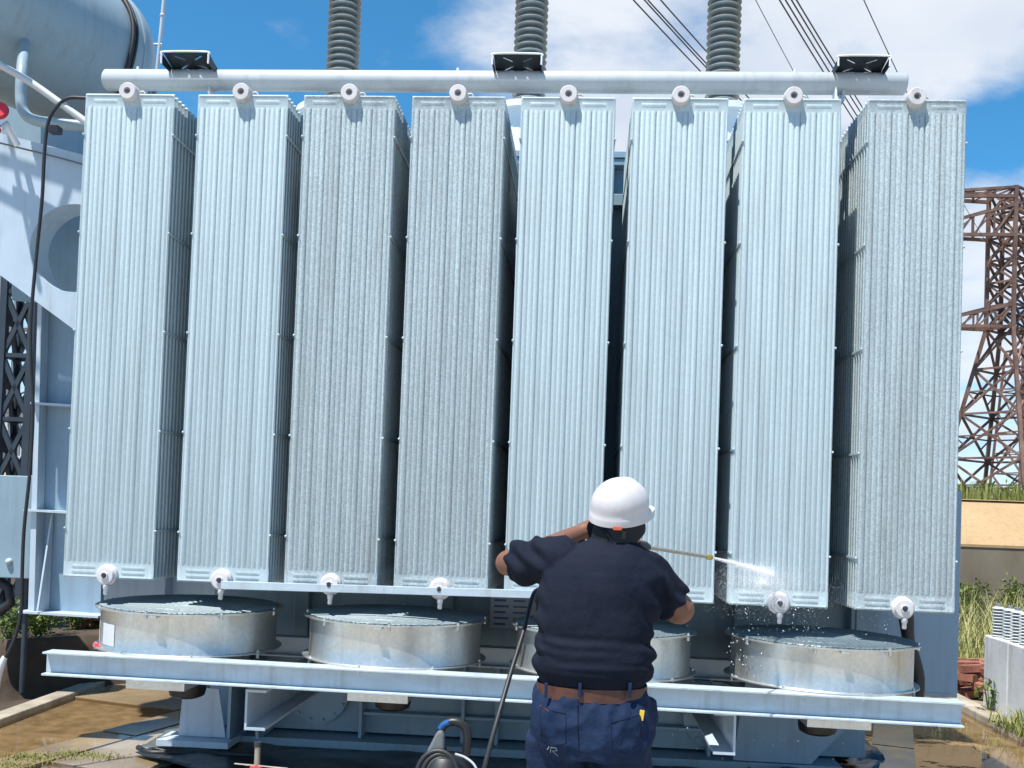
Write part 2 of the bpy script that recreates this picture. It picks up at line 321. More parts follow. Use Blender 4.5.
for (px, py, Y, h, rad, n, lab) in [(75,640,3.55,.36,.22,600,'bushy bright green weed on the bank beside the galvanised fan'),(38,640,3.0,.34,.30,700,'leafy dark green weed on the bank under the grey bracket'),
                                   (100,650,3.7,.25,.16,260,'small weed tucked behind the red brick'),(8,645,2.75,.26,.25,420,'low weed at the far left edge of the bank')]:
    x = at(px, py, Y).x; bush('weed', lab, (x, Y, zb(x, Y)), h, rad, n, .055)
for (px, py, lab, h) in [(970,585,'green bush against the stained wall beside the last radiator',.75),(1008,580,'green bush against the stained wall above the pale plinth',.8)]:
    p = at(px, py, 8.4); bush('wall_bush', lab, (p.x, 8.4, .2), h, .4, 700, .07, 'leaf_green')
for (px, lab) in [(972,'rounded green shrub on the bank top left of the pylon leg'),(1012,'rounded green shrub on the bank top right of the pylon leg')]:
    p = at(px, 490, 13); bush('bank_shrub', lab, (p.x, 13, 1.95), .48, .6, 700, .08, 'leaf_green')
p = atz(998, 720); bush('small_weed', 'small leafy weed sprouting at the base of the pale plinth', (p.x-.02, p.y+.15, .04), .26, .10, 60, .07)

# ------------------------------------------------------------------ bricks, plinth, reactors
bm_ = MB().box((-.11,-.055,-.035), (.11,.055,.035)).mesh('brick', 'brick_red')
pile = thing('brick_pile', 'heap of old red bricks beside the pale plinth', 'bricks', (4.15,5.0,-.05))
for i in range(46):
    lay = i//12; o = link('brick', bm_, pile); o.location = (random.uniform(-.35,.45)*(1-.1*lay), random.uniform(-.3,.3), .04+lay*.085); o.rotation_euler = (random.gauss(0,.08), random.gauss(0,.08), random.gauss(0,.35))
pile = thing('brick_pile', 'few red bricks on the left bank behind the fan rim', 'bricks', (at(95,632,3.75).x,3.75,bank(at(95,632,3.75).x,3.75)))
for i in range(6): o = link('brick', bm_, pile); o.location = (random.uniform(-.2,.2), random.uniform(-.1,.1), .04+.075*(i//2)); o.rotation_euler = (0, random.gauss(0,.1), random.gauss(0,.3))
PX, PT = 3.69, .69
pl = thing('plinth', 'pale grey concrete equipment plinth carrying short insulator stacks', 'plinth', (PX,3.85,-.05))
MB().box((0,-.50,0), (.8,0,PT+.05)).build('block', 'pale_concrete', pl, bevel=.012)
MB().box((.006,-2.4,0), (.8,-.508,PT+.045)).build('block', 'pale_concrete', pl, bevel=.012)
shed = MB().lathe([(.03,-.012),(.055,-.010),(.057,-.004),(.03,.012)], 20).mesh('shed', 'porcelain_pale', 50)
for i, (px, Y, lab) in enumerate([(998,3.72,'short pale ribbed insulator nearest the grass on the plinth'),(1009.5,3.55,'second short ribbed insulator along the pale plinth'),(1017,3.38,'third short ribbed insulator along the pale plinth'),(1026,3.2,'ribbed insulator on the plinth at the right picture edge')]):
    t = thing('post_insulator', lab, 'insulator', (at(px, 640, Y).x,Y,PT), 'insulators on the plinth')
    MB().tube([(0,0,0),(0,0,.27)], .03, 14).build('core', 'porcelain_pale', t, 40)
    for k in range(10): link('shed', shed, t, loc=(0,0,.015+k*.027))
    MB().tube([(0,0,.27),(0,0,.295)], .022, 12).build('cap', 'far_steel', t, 40)

# ------------------------------------------------------------------ radiators
Z0, Z1 = 1.207, 4.007
XL = [-2.9506,-2.2804,-1.6544,-1.0288,-.4109,.2131,.8207,1.4971]; XR = [-2.4116,-1.7454,-1.1291,-.5056,.117,.7385,1.3589,2.0251]
RW, NP, PITCH = .53, 24, .049
def panel_mesh(name, mt, emboss):
    hw = RW/2; nr = 17; p = (RW-.03)/nr; xs = []; hs = []
    xs.append(-hw); hs.append(0); xs.append(-hw+.006); hs.append(.006); xs.append(-hw+.013); hs.append(.0)
    for i in range(nr):
        x0 = -hw+.015+i*p; deep = (i % 3 == 1)
        g0 = -.0040 if deep else .0008
        for t, h in ((.0, g0), (.17, .0058), (.36, .0078), (.60, .0078), (.83, .0058)):
            xs.append(x0+t*p+(.0012 if t == 0 else 0)); hs.append(h)
    xs += [hw-.015, hw-.013, hw-.006, hw]; hs += [0, 0, .006, 0]
    H = Z1-Z0
    rows = [(0,0,0),(.008,0,.006),(.018,0,.002),(.086,0,.002),(.092,.0,.002),(.108,1,0),(H-.092,1,0),(H-.076,0,.002),(H-.070,0,.002),(H-.018,0,.002),(H-.008,0,.006),(H,0,0)]
    b = MB(); v = []; n = len(xs)
    for (z, k, base) in rows:
        for x, h in zip(xs, hs):
            e = min(1, max(0, (hw-abs(x))/.012)); hh = h if k else base*(1 if e >= .6 else e/.6)
            v.append((x, -hh, z))
    f = [(j*n+i, j*n+i+1, (j+1)*n+i+1, (j+1)*n+i) for j in range(len(rows)-1) for i in range(n-1)]
    b.add(v, f)
    T = .028                                                      # closed back
    e2 = .016; b.add([(x_,y_,z_) for z_ in (0,H) for (x_,y_) in ((-hw,0),(hw,0),(hw,.003),(hw-e2,T),(-hw+e2,T),(-hw,.003))], [(0,1,2,3,4,5),(6,7,8,9,10,11)]+[(i_,i_+1,i_+7,i_+6) for i_ in range(1,5)]+[(5,0,6,11)])
    if emboss:
        for z in (.034,.064, H-.042):
            for s in (-1, 1):
                xa, xb = s*.075, s*.215; xa, xb = min(xa,xb), max(xa,xb)
                b.add([(xa,-.002,z-.012),(xb,-.002,z-.012),(xb,-.002,z+.012),(xa,-.002,z+.012),(xa+.012,-.006,z-.003),(xb-.012,-.006,z-.003),(xb-.012,-.006,z+.003),(xa+.012,-.006,z+.003)],
                      [(4,5,6,7),(0,1,5,4),(1,2,6,5),(2,3,7,6),(3,0,4,7)])
    return b.mesh(name, mt, 42)
pm = {}
for mt in ('radiator_paint', 'radiator_wet'): pm[mt] = (panel_mesh('panel_front', mt, True), panel_mesh('panel_back', mt, False))
def arc_end(c, r, n=10): return
disc_top = MB().lathe([(.0,-.040),(.012,-.040),(.012,-.034),(.018,-.034),(.020,-.046),(.045,-.046),(.049,-.042),(.049,-.030),(.050,-.024),(.052,-.012),(.053,.0),(.053,.05),(0,.05)], 30, ax=(0,1,0)).mesh('header_stub', 'flange_paint', 40)
plug = MB().lathe([(0,-.054),(.011,-.054),(.013,-.05),(.013,-.03),(0,-.03)], 6, ax=(0,1,0)).mesh('vent_plug', 'bracket_steel')
disc_bot = MB().lathe([(.0,-.050),(.014,-.050),(.016,-.056),(.020,-.056),(.022,-.048),(.046,-.046),(.050,-.041),(.051,-.030),(.060,-.022),(.062,-.004),(.060,.02),(0,.02)], 30, ax=(0,1,0)).mesh('drain_flange', 'flange_paint', 40)
nipple = MB().lathe([(0,-.095),(.010,-.095),(.013,-.090),(.013,-.065),(.017,-.060),(.017,-.04),(.012,-.035),(.012,0)], 12, ax=(0,0,1)).mesh('drain_nipple', 'flange_paint', 40)
header = MB().tube([(0,.0,0),(0,NP*PITCH+.12,0)], .04, 16).mesh('header_pipe', 'flange_paint', 40)
lug = MB().tube([(.075+.017*math.cos(a), -.03, .010+.017*math.sin(a)) for a in [2*math.pi*i/14 for i in range(15)]], .0055, 6).mesh('lifting_eye', 'flange_paint', 60)
spb = MB().box((-.0025,-.008,-.006), (.0035,NP*PITCH-.03,.006)).ball((.001,-.008,0), .007, 5).mesh('spacer_bar', 'radiator_paint')
wetset = {2: 1, 3: 1, 7: 1}
labels = ['leftmost tall fluted radiator beside the grey bracket with round hole', 'second tall fluted radiator from the left above the first fan', 'third radiator from the left with speckled wet grey panels',
          'fourth radiator from the left with speckled wet panels above the second fan', 'fifth radiator from the left behind the worker\'s raised elbow', 'sixth radiator from the left just behind the white hard hat',
          'seventh radiator from the left being hit by the water jet', 'rightmost speckled radiator nearest the rusty pylon']
for i in range(8):
    c = (XL[i]+XR[i])/2; t = thing('radiator', labels[i], 'radiator', (c,0,Z0), 'row of eight cooling radiators')
    t.rotation_euler.z = R([.3,-.3,.2,-.2,.3,0,-.3,.3][i]); mt = 'radiator_wet' if i in wetset else 'radiator_paint'
    for k in range(NP): o = link('panel', pm[mt][0 if k == 0 else 1], t, loc=(0,k*PITCH,0))
    H = Z1-Z0; ox = [.0,.0,.005,.0,-.0,.0,-.0,-.012][i]
    for (z, me) in ((H+.002, disc_top), (.020, disc_bot)): link(me.name, me, t, loc=(ox,0,z)).rotation_euler.y = random.uniform(-.3,.3)
    link('vent_plug', plug, t, loc=(ox,.010,H+.002)); link('vent_plug', plug, t, loc=(ox,-.006,.020)); link('drain_nipple', nipple, t, loc=(ox+.004,-.030,.005))
    link('lifting_eye', lug, t, loc=(ox-.012,.045,H-.006))
    for z in (H-.045, .028): link('header_pipe', header, t, loc=(0,.012,z))
    for z in (.28,.85,1.42,1.99,2.56):
        for s in (-1, 1): link('spacer_bar', spb, t, loc=(s*(RW/2+.001),0,z))

# ------------------------------------------------------------------ top pipe with mounting plates
PY, PZ, PR = .27, 4.2, .062
tp = thing('top_pipe', 'long grey horizontal pipe running above all the radiators', 'pipe', (0,PY,PZ))
xa, xb = at(107,80,PY).x, at(904,84,PY).x
za_, zb_ = at(107,80,PY).z, at(904,84,PY).z
tp.location.z = 0
MB().tube([(xa-.012,0,za_),(xa,0,za_),(xb,0,zb_),(xb+.008,0,zb_)], [PR-.012,PR,PR,PR-.008], 32).build('pipe_body', 'pipe_paint', tp, 50)
def pz(x): return za_+(zb_-za_)*(x-xa)/(xb-xa)
def hood(px):
    yf, yb_ = -.16, .02; zt = at(px, 52+(px-188)*.006, PY+yf).z; x = at(px, 60, PY+yf).x; zbk = pz(x)+PR-.004; w = .137; th = .005
    slots = [(-.085,.20,-.03,.40), (.085,.20,.03,.40), (-.085,.86,-.03,.64), (.085,.86,.03,.64)]
    nx, ny = 60, 60; dpt = yb_-yf
    def hole(a_, v_):
        for (ax, ay, bx, by) in slots:
            d = Vector((bx-ax,(by-ay)*dpt)); l = d.length; d /= l; q = Vector((a_-ax,(v_-ay)*dpt)); s = q.dot(d); e = abs(q.x*d.y-q.y*d.x)
            if 0 < s < l and e < .0045: return True
        return False
    bm = bmesh.new(); gv = [[bm.verts.new((x-w+2*w*i/nx, yf+dpt*j/ny, zt+(zbk-zt)*j/ny)) for i in range(nx+1)] for j in range(ny+1)]
    for j in range(ny):
        for i in range(nx):
            if not hole(-w+2*w*(i+.5)/nx, (j+.5)/ny): bm.faces.new((gv[j][i],gv[j][i+1],gv[j+1][i+1],gv[j+1][i]))
    bmesh.ops.delete(bm, geom=[v_ for v_ in bm.verts if not v_.link_faces], context='VERTS')
    r = bmesh.ops.extrude_face_region(bm, geom=bm.faces[:]); bmesh.ops.translate(bm, verts=[e for e in r['geom'] if isinstance(e, bmesh.types.BMVert)], vec=(0,0,th))
    bmesh.ops.recalc_face_normals(bm, faces=bm.faces); me = bpy.data.meshes.new('mounting_plate'); bm.to_mesh(me); bm.free(); me.materials.append(M['bracket_steel'])
    o = link('mounting_plate', me, tp); lo_z = pz(x)+PR*.5
    MB().tube(spline([(x-w-.004,yf-.004,lo_z),(x-w-.004,yf-.004,zt-.02),(x-w+.012,yf-.004,zt),(x+w-.012,yf-.004,zt),(x+w+.004,yf-.004,zt-.02),(x+w+.004,yf-.004,lo_z)], 4), .0055, 6).build('plate_lip', 'white_edge', o)
    for s in (-1, 1):
        xx = x+s*(w+.001); MB().prism([(xx,yf,lo_z),(xx,yf,zt-.012),(xx,yb_,zbk+.004),(xx,yb_,lo_z)], (s*.005,0,0)).build('side_cheek', 'bracket_steel', o)
for px in (185, 517, 864): hood(px)
for px in (138, 458, 795): x = at(px, 66, PY).x; MB().tube([(x,0,pz(x)+PR-.003),(x,0,pz(x)+PR+.02)], .008, 8).build('vent_nipple', 'white_edge', tp)
for px in (212, 842):
    x = at(px, 86, PY).x; MB().box((x-.006,-.045,pz(x)-.115), (x+.006,.045,pz(x)-PR+.01)).build('hanger', 'pipe_paint', tp)
x = (XR[6]+XL[7])/2-.035
MB().box((x-.022,-.05,3.84), (x-.010,.01,4.17)).build('strut', 'white_edge', tp)

# ------------------------------------------------------------------ lower tie bar
p, q = at(221,585,-.05), at(610,596.5,-.05)
tag(MB().bar(p, q, .012, .045).build('tie_bar', 'beam_paint', bevel=.003), 'flat pale steel bar along the bottom of the middle radiators', 'bar')

# ------------------------------------------------------------------ fan beams and fans
def bz(x): return .797-.008*(x+.45)                               # top of the fan beams, very slightly out of level
def ibeam(name, label, Y, x0, x1, h, fwid, mt):
    t = thing(name, label, 'beam', ((x0+x1)/2,Y,0)); c = (x0+x1)/2; tf = .011
    for nm, za, zb2, hw in (('top_flange',-tf,0,fwid/2), ('bottom_flange',-h,-h+tf,fwid/2), ('web',-h+tf+.0005,-tf-.0005,.005)):
        b = MB(); b.prism([(x0-c,-hw,bz(x0)+za),(x0-c,hw,bz(x0)+za),(x0-c,hw,bz(x0)+zb2),(x0-c,-hw,bz(x0)+zb2)], (0,0,0))
        v = [(x_-c, y, bz(x_)+z_) for x_ in (x0, x1) for (y, z_) in ((-hw,za),(hw,za),(hw,zb2),(-hw,zb2))]
        MB().add(v, [(3,2,1,0),(4,5,6,7),(0,1,5,4),(1,2,6,5),(2,3,7,6),(3,0,4,7)]).build(nm, mt, t, bevel=.002)
    return t
BH = .128
ib = ibeam('front_beam', 'long pale blue steel beam carrying the fans in front', -.215, at(47,660,-.215).x, at(961,712,-.215).x, BH, .11, 'beam_paint')
ibeam('rear_beam', 'pale steel beam behind the fans', .86, -2.85, 1.85, BH, .11, 'frame_paint')
FR, FH = .50, .235
shroud = MB().lathe([(FR+.035,0),(FR+.035,.006),(FR+.004,.006),(FR,.012),(FR,FH-.012),(FR+.004,FH-.006),(FR+.035,FH-.006),(FR+.035,FH),(FR-.004,FH),(FR-.006,FH-.01),(FR-.006,.0),(FR+.035,0)], 72).mesh('shroud', 'galvanised', 35)
gd = MB(); n = 18
for i in range(-n, n+1):
    x = i*FR/n*.995; l = math.sqrt(max(0, (FR+.01)**2-x*x))
    if l < .03: continue
    def cz(u, v_): return FH+.006+.022*(1-(u*u+v_*v_)/(FR*FR))
    for sw in (0, 1):
        pts = [(x, -l+2*l*k/6) for k in range(7)]; pts = [((b_, a_) if sw else (a_, b_)) for (a_, b_) in pts]
        gd.tube([(a_, b_, cz(a_, b_)+.002*sw) for a_, b_ in pts], .0021, 4, cap=False)
for rr in (.13,.26,.39,.495): gd.tube([(rr*math.cos(2*math.pi*k/40), rr*math.sin(2*math.pi*k/40), cz(rr,0)-.003) for k in range(41)], .004, 5, cap=False)
guard = gd.mesh('guard', 'mesh_wire', None, fix=False)
bl = MB()
for k in range(7):
    a = 2*math.pi*k/7; v = []
    for (rr, w_, tw) in ((.11,.06,.6),(.3,.09,.45),(.475,.11,.35)):
        c = Vector((math.cos(a)*rr, math.sin(a)*rr, .12)); tdir = Vector((-math.sin(a), math.cos(a), 0))
        for s in (-1, 1): v += [c+tdir*s*w_*math.cos(tw)+Vector((0,0,s*w_*math.sin(tw)))]
    bl.add(v, [(0,1,3,2),(2,3,5,4)])
blades_me = bl.mesh('blades', 'grey_plastic', 60); hub = MB().lathe([(0,.06),(.12,.06),(.12,.17),(.10,.19),(0,.195)], 24).mesh('hub', 'grey_plastic', 40)
motor = MB().lathe([(0,-.315),(.07,-.315),(.10,-.30),(.108,-.27),(.108,-.05),(0,-.05)], 28).mesh('motor', 'black_plastic', 40)
mount = MB(); mount.box((-.165,-.47,-BH-.058), (.165,.60,-BH-.004)).box((-.168,-.47,-BH-.003), (-.12,.60,-BH+.004)); mount = mount.mesh('motor_mount', 'galvanised')
bolt = MB().lathe([(0,.012),(.008,.012),(.009,.0),(.009,-.03),(0,-.03)], 6).mesh('bolt', 'galvanised')
fanlab = ['leftmost round galvanised fan with taped rim on the beam', 'second round galvanised fan from the left on the beam', 'round galvanised fan half hidden behind the worker', 'rightmost round galvanised fan under dripping water']
FANX = [-2.30,-1.062,.152,1.388]
for i, x in enumerate(FANX):
    t = thing('cooling_fan', fanlab[i], 'fan', (x,.29,bz(x)), 'four fans under the radiators'); t.rotation_euler = (R([.3,0,.2,-.2][i]), R(.46), [0.2,1.1,2.2,.7][i]*0)
    s_ = link('shroud', shroud, t); link('guard', guard, s_); link('blades', blades_me, t); link('hub', hub, t); link('motor', motor, t); link('motor_mount', mount, t)
    for k in range(8):
        a = 2*math.pi*k/8+.39+.2*i; link('bolt', bolt, t, loc=((FR+.02)*math.cos(a), (FR+.02)*math.sin(a), .004)); link('bolt', bolt, t, loc=((FR+.02)*math.cos(a+.3), (FR+.02)*math.sin(a+.3), FH))
    MB().box((-.02,-FR-.05,FH-.02), (.02,-FR-.002,FH-.008)).build('rim_lug', 'galvanised', t)
    if i == 0:
        a0, a1 = R(197), R(212); v = [((FR+.002)*math.cos(a), (FR+.002)*math.sin(a), z) for z in (.02,FH-.015) for a in (a0,(a0+a1)/2,a1)]
        MB().add(v, [(0,1,4,3),(1,2,5,4)]).build('tape_strip', 'white_edge', t); 
        v = [((FR+rr)*math.cos(a), (FR+rr)*math.sin(a), .0075) for rr in (.002,.033) for a in (R(196),R(206),R(218))]
        MB().add(v, [(0,1,4,3),(1,2,5,4)]).build('red_tape', 'red_paint', t)
        v = [((FR+.0025)*math.cos(a), (FR+.0025)*math.sin(a), z) for z, ds in ((.03,0),(.15,.0)) for a in (R(222+ds),R(230+ds),R(238+ds))]
        MB().add(v, [(0,1,4,3),(1,2,5,4)]).build('pale_patch', 'paper', t)  # plain pale curved patch on the shroud wall

# ------------------------------------------------------------------ transformer tank
TY = 1.34
tk = thing('transformer_tank', 'blue grey steel transformer tank behind the radiators and fans', 'transformer', (-.3,TY,0)); tk.location.x = 0; tk.location.y = 0
def tb(name, a, b, mt='tank_paint', parent=tk, bv=.004): return MB().box(a, b).build(name, mt, parent, bevel=bv)
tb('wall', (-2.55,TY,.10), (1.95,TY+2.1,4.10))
tb('cover', (-2.65,TY-.10,4.104), (2.05,TY+2.2,4.15)); tb('cover_flange', (-2.63,TY-.09,4.055), (2.03,TY-.002,4.10))
tb('base_plate', (-2.62,TY-.22,.03), (1.75,TY+2.2,.085)); 
for x in (-2.25,-1.45,-.75,-.52,.20,.9,1.35): tb('rib', (x-.012,TY-.13,.087), (x+.012,TY-.002,.62))
for x in (-1.9,-.9,.1,1.1): tb('rib', (x-.05,TY-.09,.64), (x+.05,TY-.002,4.05))
tb('shelf', (-1.44,TY-.10,.24), (.88,TY-.003,.262)); tb('stiffener', (-2.5,TY-.085,3.78), (1.9,TY-.003,3.86)); tb('stiffener', (-2.5,TY-.105,.625), (1.9,TY-.003,.655))
for (px, py) in ((318,690), (716,715)):
    p = at(px, py, TY-.03); MB().lathe([(0,-.045),(.225,-.045),(.225,-.002),(.10,-.0)], 40, (p.x,TY-.002,p.z), (0,1,0)).build('manhole', 'tank_paint', tk, 40)
    for k in range(14): a = 2*math.pi*k/14; MB().lathe([(0,-.066),(.011,-.066),(.011,-.04)], 6, (p.x+.2*math.cos(a),TY-.002,p.z+.2*math.sin(a)), (0,1,0)).build('flange_bolt', 'tank_paint', tk)
p = at(244, 700, TY-.03); MB().lathe([(0,-.05),(.055,-.05),(.055,-.002)], 24, (p.x,TY-.002,p.z), (0,1,0)).build('drain_cover', 'frame_paint', tk, 40)
# outrigger channels from tank to the front beam
for (x, s) in ((-1.78, 1), (.846, -1)):
    o = MB().box((x-.005 if s > 0 else x-.007,-.20,.435), (x+.007 if s > 0 else x+.005,TY-.14,.655)); a, b_ = (x, x+.11) if s > 0 else (x-.11, x)
    o.box((a+.0065 if s > 0 else a,-.20,.640), (b_ if s > 0 else b_-.0075,TY-.14,.6545)); o.box((a+.0065 if s > 0 else a,-.20,.4355), (b_ if s > 0 else b_-.0075,TY-.14,.450)); o.build('outrigger', 'frame_paint', tk)
# jacking foot at the left end, slanted end at the right
ft = MB(); ft.prism([(-2.62,.98,.10),(-2.30,.98,.10),(-2.36,.98,.42),(-2.60,.98,.42)], (0,.02,0)); ft.box((-2.72,.86,.055), (-2.24,TY-.23,.095)); ft.build('jacking_foot', 'frame_paint', tk)
MB().prism([(-2.285,.96,.10),(-2.285,.96,.60),(-2.285,1.33,.62),(-2.285,1.33,.10)], (.02,0,0)).build('foot_gusset', 'tank_paint', tk)
MB().prism([(-2.10,1.0,.10),(-2.18,1.0,.60),(-2.18,1.33,.60),(-2.10,1.33,.10)], (.02,0,0)).build('foot_gusset', 'tank_paint', tk)
MB().prism([(1.05,TY-.20,.09),(1.55,TY-.20,.09),(1.97,TY-.20,.55),(1.97,TY-.20,.64),(1.12,TY-.20,.64)], (0,.19,0)).build('slanted_end', 'tank_light', tk)
tb('end_box', (-3.60,TY+.42,.80), (-2.553,TY+1.6,4.05), 'frame_paint'); tb('end_rib', (-3.05,TY+.30,.9), (-3.03,TY+.418,4.0), 'frame_paint')
# turrets
for x in (-2.09,-.54,1.02): MB().lathe([(.30,0),(.30,.68),(.36,.68),(.36,.73),(0,.73)], 36, (x,2.5,4.15)).build('turret', 'white_edge', tk, 40)
# cabinet behind the last radiator
cb = thing('control_cabinet', 'flat blue grey cabinet hanging behind the rightmost radiator', 'cabinet', (2.155,1.22,.55))
MB().box((-.35,0,0), (.345,.22,1.36)).build('case', 'tank_light', cb, bevel=.006); MB().box((-.32,-.012,.03), (.315,-.001,1.32)).build('door', 'tank_light', cb, bevel=.004); MB().box((.25,-.04,.6), (.27,-.013,.75)).build('handle', 'grey_plastic', cb)
# notice
nt_ = thing('notice_plate', 'white notice sheet with lines of blue print behind the hose', 'notice', at(513,613,TY-.10))
MB().box((-.155,0,-.105), (.155,.006,.12)).build('sheet', 'paper', nt_)
for r_ in range(5):
    MB().box((-.13,-.003,.075-r_*.04), (-.05+.02*(r_%2),-.0005,.09-r_*.04)).build('print_line', 'print_ink', nt_); MB().box((.0,-.003,.077-r_*.04), (.08+.05*((r_*2)%3)/2,-.0005,.088-r_*.04)).build('print_line', 'print_ink', nt_)
# vertical black hose near the right fan
P = [at(905,606,.78), at(907,625,.78), at(909,642,.78), at(915,660,.78), at(919,680,.78), at(917,706,.78)]
tag(MB().tube(spline(P, 6), [.05-.015*min(1,i/12) for i in range(31)], 14).build('black_duct', 'black_rubber', smooth=60), 'thick black hose dropping behind the rightmost fan', 'hose')

# ------------------------------------------------------------------ bushings
shedB = MB().lathe([(.085,-.02),(.13,-.016),(.137,-.008),(.132,.0),(.09,.022),(.085,.03)], 32).mesh('shed', 'porcelain', 50)
for x, lab in ((343,'tall grey ribbed bushing above the third radiator'), (530,'tall grey ribbed bushing above the fifth radiator'), (723,'tall grey ribbed bushing above the seventh radiator')):
    p = at(x, 60, 2.5); t = thing('bushing', lab, 'bushing', (p.x,2.5,4.88), 'three high voltage bushings')
    MB().tube([(0,0,0),(0,0,2.5)], .088, 24).build('core', 'porcelain', t, 50); MB().lathe([(.17,0),(.17,.05),(.11,.06),(.11,.1)], 28).build('base_flange', 'pipe_paint', t, 40)
    for k in range(42): link('shed', shedB, t, loc=(0,0,.12+k*.055))
    MB().lathe([(.09,2.45),(.12,2.5),(.12,2.62),(.03,2.66),(.03,2.95),(0,2.95)], 24).build('cap', 'pipe_paint', t, 40)

# ------------------------------------------------------------------ conservator and its support on the left
CR, CAX = .539, R(24.8); cax = Vector((math.sin(CAX), math.cos(CAX), 0)); csd = Vector((math.cos(CAX), -math.sin(CAX), 0))
cv = thing('conservator_tank', 'large grey cylindrical oil tank in the top left corner', 'tank', (-3.839,1.596,4.945))
prof = [(CR*math.sin(R(t)), .12+.316*math.cos(R(t))) for t in range(0,91,6)] + [(CR,-.4),(CR,-.8),(CR,-1.15)] + [(CR*math.sin(R(t)), -1.15-.2*math.cos(R(t))) for t in range(90,-1,-10)]
MB().lathe(prof, 72, (0,0,0), cax).build('shell', 'conservator_paint', cv, 30)
MB().lathe([(CR+.001,.115),(CR+.005,.117),(CR+.005,.138),(CR+.001,.14)], 72, (0,0,0), cax).build('weld_band', 'conservator_paint', cv, 30)
for off_, rc in ((0,.016),(.036,.011)):
    MB().tube([csd*((CR+rc)*math.cos(R(a)))+cax*(off_+.012*math.sin(R(a*5)))+Vector((0,0,(CR+rc)*math.sin(R(a)))) for a in range(-70,110,5)], rc, 10).build('cable', 'black_rubber', cv, 60)
p = at(92, 58, 1.9)-cv.location; q = at(156, 96, 1.9)-cv.location
MB().prism([(p.x,p.y,p.z+.02),(p.x+.22,p.y,p.z-.12),(q.x,q.y,p.z-.16),(q.x,q.y,p.z-.9),(p.x,p.y,p.z-.9)], (0,.03,0)).build('saddle_plate', 'conservator_paint', cv)
a = at(164,0,2.6); b_ = at(158,62,2.6); d = (a-b_)
tag(MB().tube([b_-d*.6, a+d*.6], .016, 10).ball(b_+d*.75, .022, 6).tube([b_+d*.28-Vector((.06,0,0)), b_+d*.28+Vector((.02,0,0))], .012, 8).build('thin_mast', 'pipe_paint', smooth=40), 'thin pale rod rising beside the grey oil tank', 'mast')
# shaded end wall below the conservator
fr = thing('support_frame', 'grey blue support bracket with a large round hole at the far left', 'bracket', (-3.9,1.3,.85)); fl_ = fr.location.copy()
def fp(px, py, Y): return at(px, py, Y)-fl_
def plate(name, pix, Y, th, mt): return MB().prism([fp(x, y, Y) for x, y in pix], (0,th,0)).build(name, mt, fr)
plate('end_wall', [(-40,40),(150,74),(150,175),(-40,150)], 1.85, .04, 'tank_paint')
# gusset with hole: ring of quads between outline and hole
out = [(-40,122),(0,133),(84,155),(118,165),(118,355),(80,334),(0,275),(-40,246)]; hc, hr = Vector((74,248)), 44
YG = .5; b = MB(); n = 48; ov = []; iv = []
def hit(dx, dy):
    best = None
    for i in range(len(out)):
        (x1, y1), (x2, y2) = out[i], out[(i+1) % len(out)]; ex, ey = x2-x1, y2-y1; den = dx*ey-dy*ex
        if abs(den) < 1e-9: continue
        t_ = ((x1-hc.x)*ey-(y1-hc.y)*ex)/den; s_ = ((x1-hc.x)*dy-(y1-hc.y)*dx)/den
        if t_ > 0 and -1e-6 <= s_ <= 1+1e-6 and (best is None or t_ < best): best = t_
    return best
angs = sorted([2*math.pi*k/n for k in range(n)]+[math.atan2(y-hc.y, x-hc.x) % (2*math.pi) for x, y in out])
for a_ in angs:
    dx, dy = math.cos(a_), math.sin(a_); t_ = hit(dx, dy); ov.append(fp(hc.x+dx*t_, hc.y+dy*t_, YG)); iv.append(fp(hc.x+dx*hr, hc.y+dy*hr, YG))
k = len(angs); back = [Vector((0,.03,0))+v_ for v_ in ov]; tub = [Vector((0,.22,0))+v_ for v_ in iv]
b.add(ov+iv, [(i, (i+1)%k, (i+1)%k+k, i+k) for i in range(k)]); b.add(ov+back, [(i, (i+1)%k, (i+1)%k+k, i+k) for i in range(k)])
gus = b.build('gusset', 'frame_paint', fr)
b = MB(); b.add(iv+tub, [(i, (i+1)%k, (i+1)%k+k, i+k) for i in range(k)]); b.build('hole_lining', 'frame_paint', gus, 60)
plate('column', [(41,120),(125,120),(113,345),(103,520),(100,618),(28,612),(33,520)], 1.05, .05, 'tank_light')  # darker paint than the gusset, its shade worked into the colour
plate('hole_shade_plate', [(10,190),(125,200),(122,310),(12,300)], .98, .03, 'tank_paint')  # added plate in darker paint, standing in for shade inside the round hole
plate('column_side', [(38,296),(42,298),(34,612),(28,612)], .95, .095, 'frame_paint')
for (xa_, ya, xb2, yb) in ((36,404,100,408), (29,510,100,514), (24,611,103,616)):
    p, q = fp(xa_, ya, .98), fp(xb2, yb, .98); MB().bar(p, q, .14, .014).build('stiffener', 'frame_paint', fr)
p = fp(52, 512, 1.04); MB().prism([p, p+Vector((0,0,-.66)), p+Vector((0,-.14,-.66)), p+Vector((0,-.02,-.05))], (.012,0,0)).build('rib', 'frame_paint', fr)
